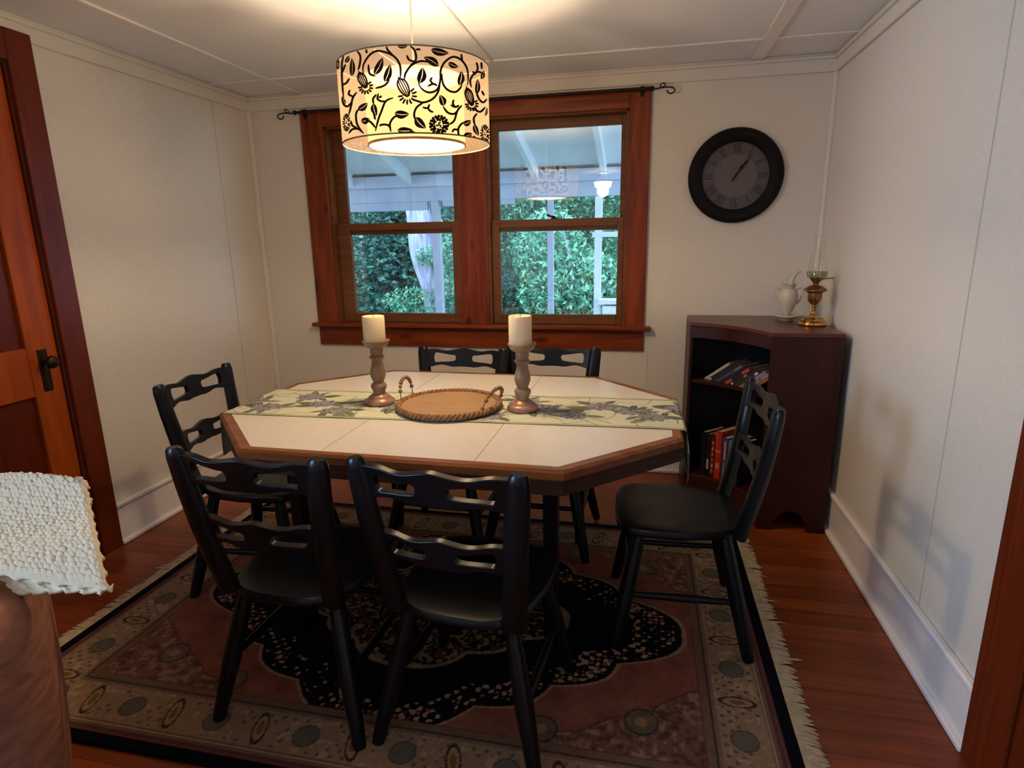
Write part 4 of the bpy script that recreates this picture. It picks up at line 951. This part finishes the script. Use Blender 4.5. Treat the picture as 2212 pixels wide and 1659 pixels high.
# ------------------------------------------------------------------ outside: porch
def zr(y): return 2.415-.243*y
def sloped(m_, x0, x1, y0, y1, h0, h1):
    m_.add([(x,y,zr(y)+h) for h in (h0,h1) for y in (y0,y1) for x in (x0,x1)], [(0,2,3,1),(4,5,7,6),(0,1,5,4),(2,6,7,3),(0,4,6,2),(1,3,7,5)])
po = empty('porch_roof', (-1.0, 1.2, 2.0), label='white painted porch roof with sloping rafters outside the window', cat='porch roof')
def inpo(m_): m_.v = [(x+1.0, y-1.2, z-2.0) for x,y,z in m_.v]; return m_
b = MB(); sloped(b, -6, 3.0, .13, 2.6, .11, .13); inpo(b).build('roof_boards', M_porch, po)
for x in (-4.6,-4.0,-3.4,-2.80,-2.20,-1.60,-.985,-.375,.23,.84,1.45):
    b = MB(); sloped(b, x-.022, x+.022, .13, 2.5, 0, .11); inpo(b).build('rafter', M_porch, po)
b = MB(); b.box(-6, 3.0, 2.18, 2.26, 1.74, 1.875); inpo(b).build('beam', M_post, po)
b = MB(); b.box(-6, -2.05, 2.20, 2.24, 1.66, 1.74); b.box(-1.9, -1.2, 2.20, 2.24, 1.69, 1.74); inpo(b).build('lower_rail', M_post, po)
b = MB(); b.box(-6, 3.0, 2.14, 2.165, 1.87, 1.975); inpo(b).build('blocking', M_post, po)
b = MB(); b.box(-6, 3.0, 2.135, 2.15, 1.978, 1.990); inpo(b).build('trim_strip', M_dbark, po)  # dark strip standing in for the shaded gap above the blocking
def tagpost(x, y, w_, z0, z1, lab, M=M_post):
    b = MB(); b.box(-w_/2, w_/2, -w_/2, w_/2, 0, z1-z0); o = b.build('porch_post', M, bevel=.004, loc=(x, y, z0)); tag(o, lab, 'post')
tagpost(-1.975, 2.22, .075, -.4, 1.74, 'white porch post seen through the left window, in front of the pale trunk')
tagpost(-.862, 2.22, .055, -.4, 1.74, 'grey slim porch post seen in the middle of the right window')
sw = empty('garden_arbor', (-.46, 2.75, -.4), label='white wooden garden arbor frame with crossbars seen at the right window edge', cat='arbor')
b = MB(); b.box(-.035,.035,-.03,.03,0,2.3); b.build('upright', M_porch, sw)
b = MB(); b.box(.22,.30,-.03,.03,.4,1.78); b.build('upright', M_porch, sw)
b = MB(); b.box(-.06,.42,-.02,.02,1.78,1.83); b.build('crossbar', M_porch, sw)
b = MB(); b.box(.02,.42,-.12,.12,1.12,1.16); b.box(.06,.42,-.10,.10,1.02,1.10); b.build('shelf', M_porch, sw)
struct(MB().box(-14, 10, .12, 16, -.6, -.4), 'ground', M_ground)

# ------------------------------------------------------------------ trees
def leaves(b, cen, rad, n, size, rs, shell=.5, droop=0, flat=0):
    n = int(n*2.1); size = size*.68
    for _ in range(n):
        while True:
            p = Vector((rs.uniform(-1,1), rs.uniform(-1,1), rs.uniform(-1,1)))
            if p.length < 1: break
        k = p.length; p = p*((shell+(1-shell)*k)/max(k, .01)) if k < shell else p
        q = Vector((cen[0]+p.x*rad[0], cen[1]+p.y*rad[1], cen[2]+p.z*rad[2])); s = size*rs.uniform(.6, 1.4)
        a = Vector((rs.gauss(0,1), rs.gauss(0,1), rs.gauss(0,1)*(1-flat))).normalized(); c_ = a.orthogonal().normalized(); c_ = Matrix.Rotation(rs.uniform(0, 2*PI), 3, a) @ c_
        if droop: c_ = (c_+Vector((0,0,-droop))).normalized()
        b.add([q-a*s, q-c_*s*.42+a*s*.1, q+a*s, q+c_*s*.42+a*s*.1], [(0,1,2,3)])
def tree(name, lab, cat, x, y, blobs, n, size, M, trunk=None, MT=M_dbark, seed=0, droop=0, flat=0):
    e = empty(name, (x, y, -.4), label=lab, cat=cat); rs = random.Random(seed)
    if trunk:
        b = MB(); b.tube(spline([(px-x, py-y, pz+.4) for px,py,pz in trunk[0]], 6), [trunk[1]*(1-.35*k/(6*(len(trunk[0])-1))) for k in range(6*(len(trunk[0])-1)+1)], 14); b.build('trunk', MT, e, smooth=True)
    b = MB(); tot = sum(r[0]*r[2] for _, r in blobs)
    for c_, r in blobs: leaves(b, (c_[0]-x, c_[1]-y, c_[2]+.4), r, int(n*r[0]*r[2]/tot), size, rs, droop=droop, flat=flat)
    b.build('foliage', M, e)
rs0 = random.Random(21)
tree('evergreen_tree', 'dark blue green evergreen tree filling the left window', 'tree', -4.2, 6.0, [((-3.6,5.6,.9),(1.2,.7,1.2)),((-4.8,6.2,1.4),(1.3,.8,1.6)),((-4.0,6.4,2.6),(1.6,.8,1.1)),((-5.8,6.4,.6),(1.2,.8,1.2))], 9000, .075, M_leafB, ([(-4.2,6.2,-.4),(-4.1,6.1,1.2),(-4.3,6.2,3.6)],.10), seed=1, flat=.5)
tree('pale_trunk_tree', 'tree with pale grey trunk behind the left porch post', 'tree', -2.95, 4.6, [((-2.7,4.9,2.9),(1.2,.6,.6)),((-3.4,5.0,2.8),(1,.6,.5))], 2500, .06, M_leafA, ([(-2.80,4.6,-.4),(-2.82,4.6,.6),(-3.00,4.6,1.2),(-3.05,4.6,1.7),(-3.16,4.6,2.6)],.23), M_bark, 2)
tree('climbing_vine', 'bright green vine climbing round the pale tree trunk', 'vine', -2.75, 4.35, [((-2.62,4.35,.95),(.16,.14,.75)),((-2.3,4.5,1.0),(.28,.3,.9)),((-3.1,4.4,.55),(.5,.2,.22)),((-2.85,4.35,1.18),(.22,.1,.14))], 2600, .036, M_leafC, seed=3)
tree('leafy_bush', 'light green leafy bush in the lower middle of the right window', 'bush', -1.1, 4.2, [((-.9,4.4,.7),(.75,.5,.6)),((-1.25,4.6,1.2),(.5,.45,.55)),((-.4,4.6,.5),(.55,.4,.55))], 5000, .062, M_leafC, ([(-.95,4.3,-.4),(-.9,4.3,.8),(-1.05,4.3,1.6)],.02), M_bark, 4)
tree('broadleaf_tree', 'green broadleaf tree behind the bush in the right window', 'tree', -1.4, 6.2, [((-1.7,6.2,1.5),(1.1,.7,1.3)),((-.6,6.4,2.3),(1.3,.7,.9)),((-2.4,6.4,2.6),(.8,.6,.7))], 8500, .060, M_leafA, ([(-1.3,6.3,-.4),(-1.25,6.3,1.4),(-1.4,6.3,3.2)],.09), M_dbark, 5)
tree('broadleaf_tree', 'green broadleaf tree at the far right of the right window', 'tree', .1, 5.8, [((-.1,5.8,.9),(.8,.6,1.3)),((.5,6,2.0),(1.1,.7,1.0))], 6500, .055, M_leafA, ([(.0,5.9,-.4),(.05,5.9,1.4),(-.05,5.9,3.0)],.06), M_bark, 6)
tree('leafy_bush', 'low dark shrub at the lower left of the right window', 'bush', -2.0, 4.9, [((-1.85,5.0,.45),(.45,.4,.5)),((-2.6,5.1,.2),(.6,.4,.5))], 2200, .05, M_leafB, seed=7)
# wooded bank closing the view
b = MB(); rs = random.Random(9)
for k in range(30000):
    x = rs.uniform(-9, 4.5); z = rs.uniform(-.4, 5.5); y = 8.2+.5*math.sin(x*1.7)+.35*math.sin(z*2.3+x)+rs.uniform(-.4,.4); s = rs.uniform(.05,.11)
    a = Vector((rs.gauss(0,1), rs.gauss(0,.6), rs.gauss(0,1))).normalized(); c_ = a.orthogonal().normalized()
    b.add([(x,y,z)-a*s if False else Vector((x,y,z))-a*s, Vector((x,y,z))-c_*s*.45, Vector((x,y,z))+a*s, Vector((x,y,z))+c_*s*.45], [(0,1,2,3)])
wb = b.build('woodland_foliage', M_leafA); tag(wb, 'dense woodland foliage behind the garden trees', 'foliage', kind='stuff')
struct(MB().box(-14, 10, 9.4, 9.6, -.4, 6.5), 'hillside', M_ground)
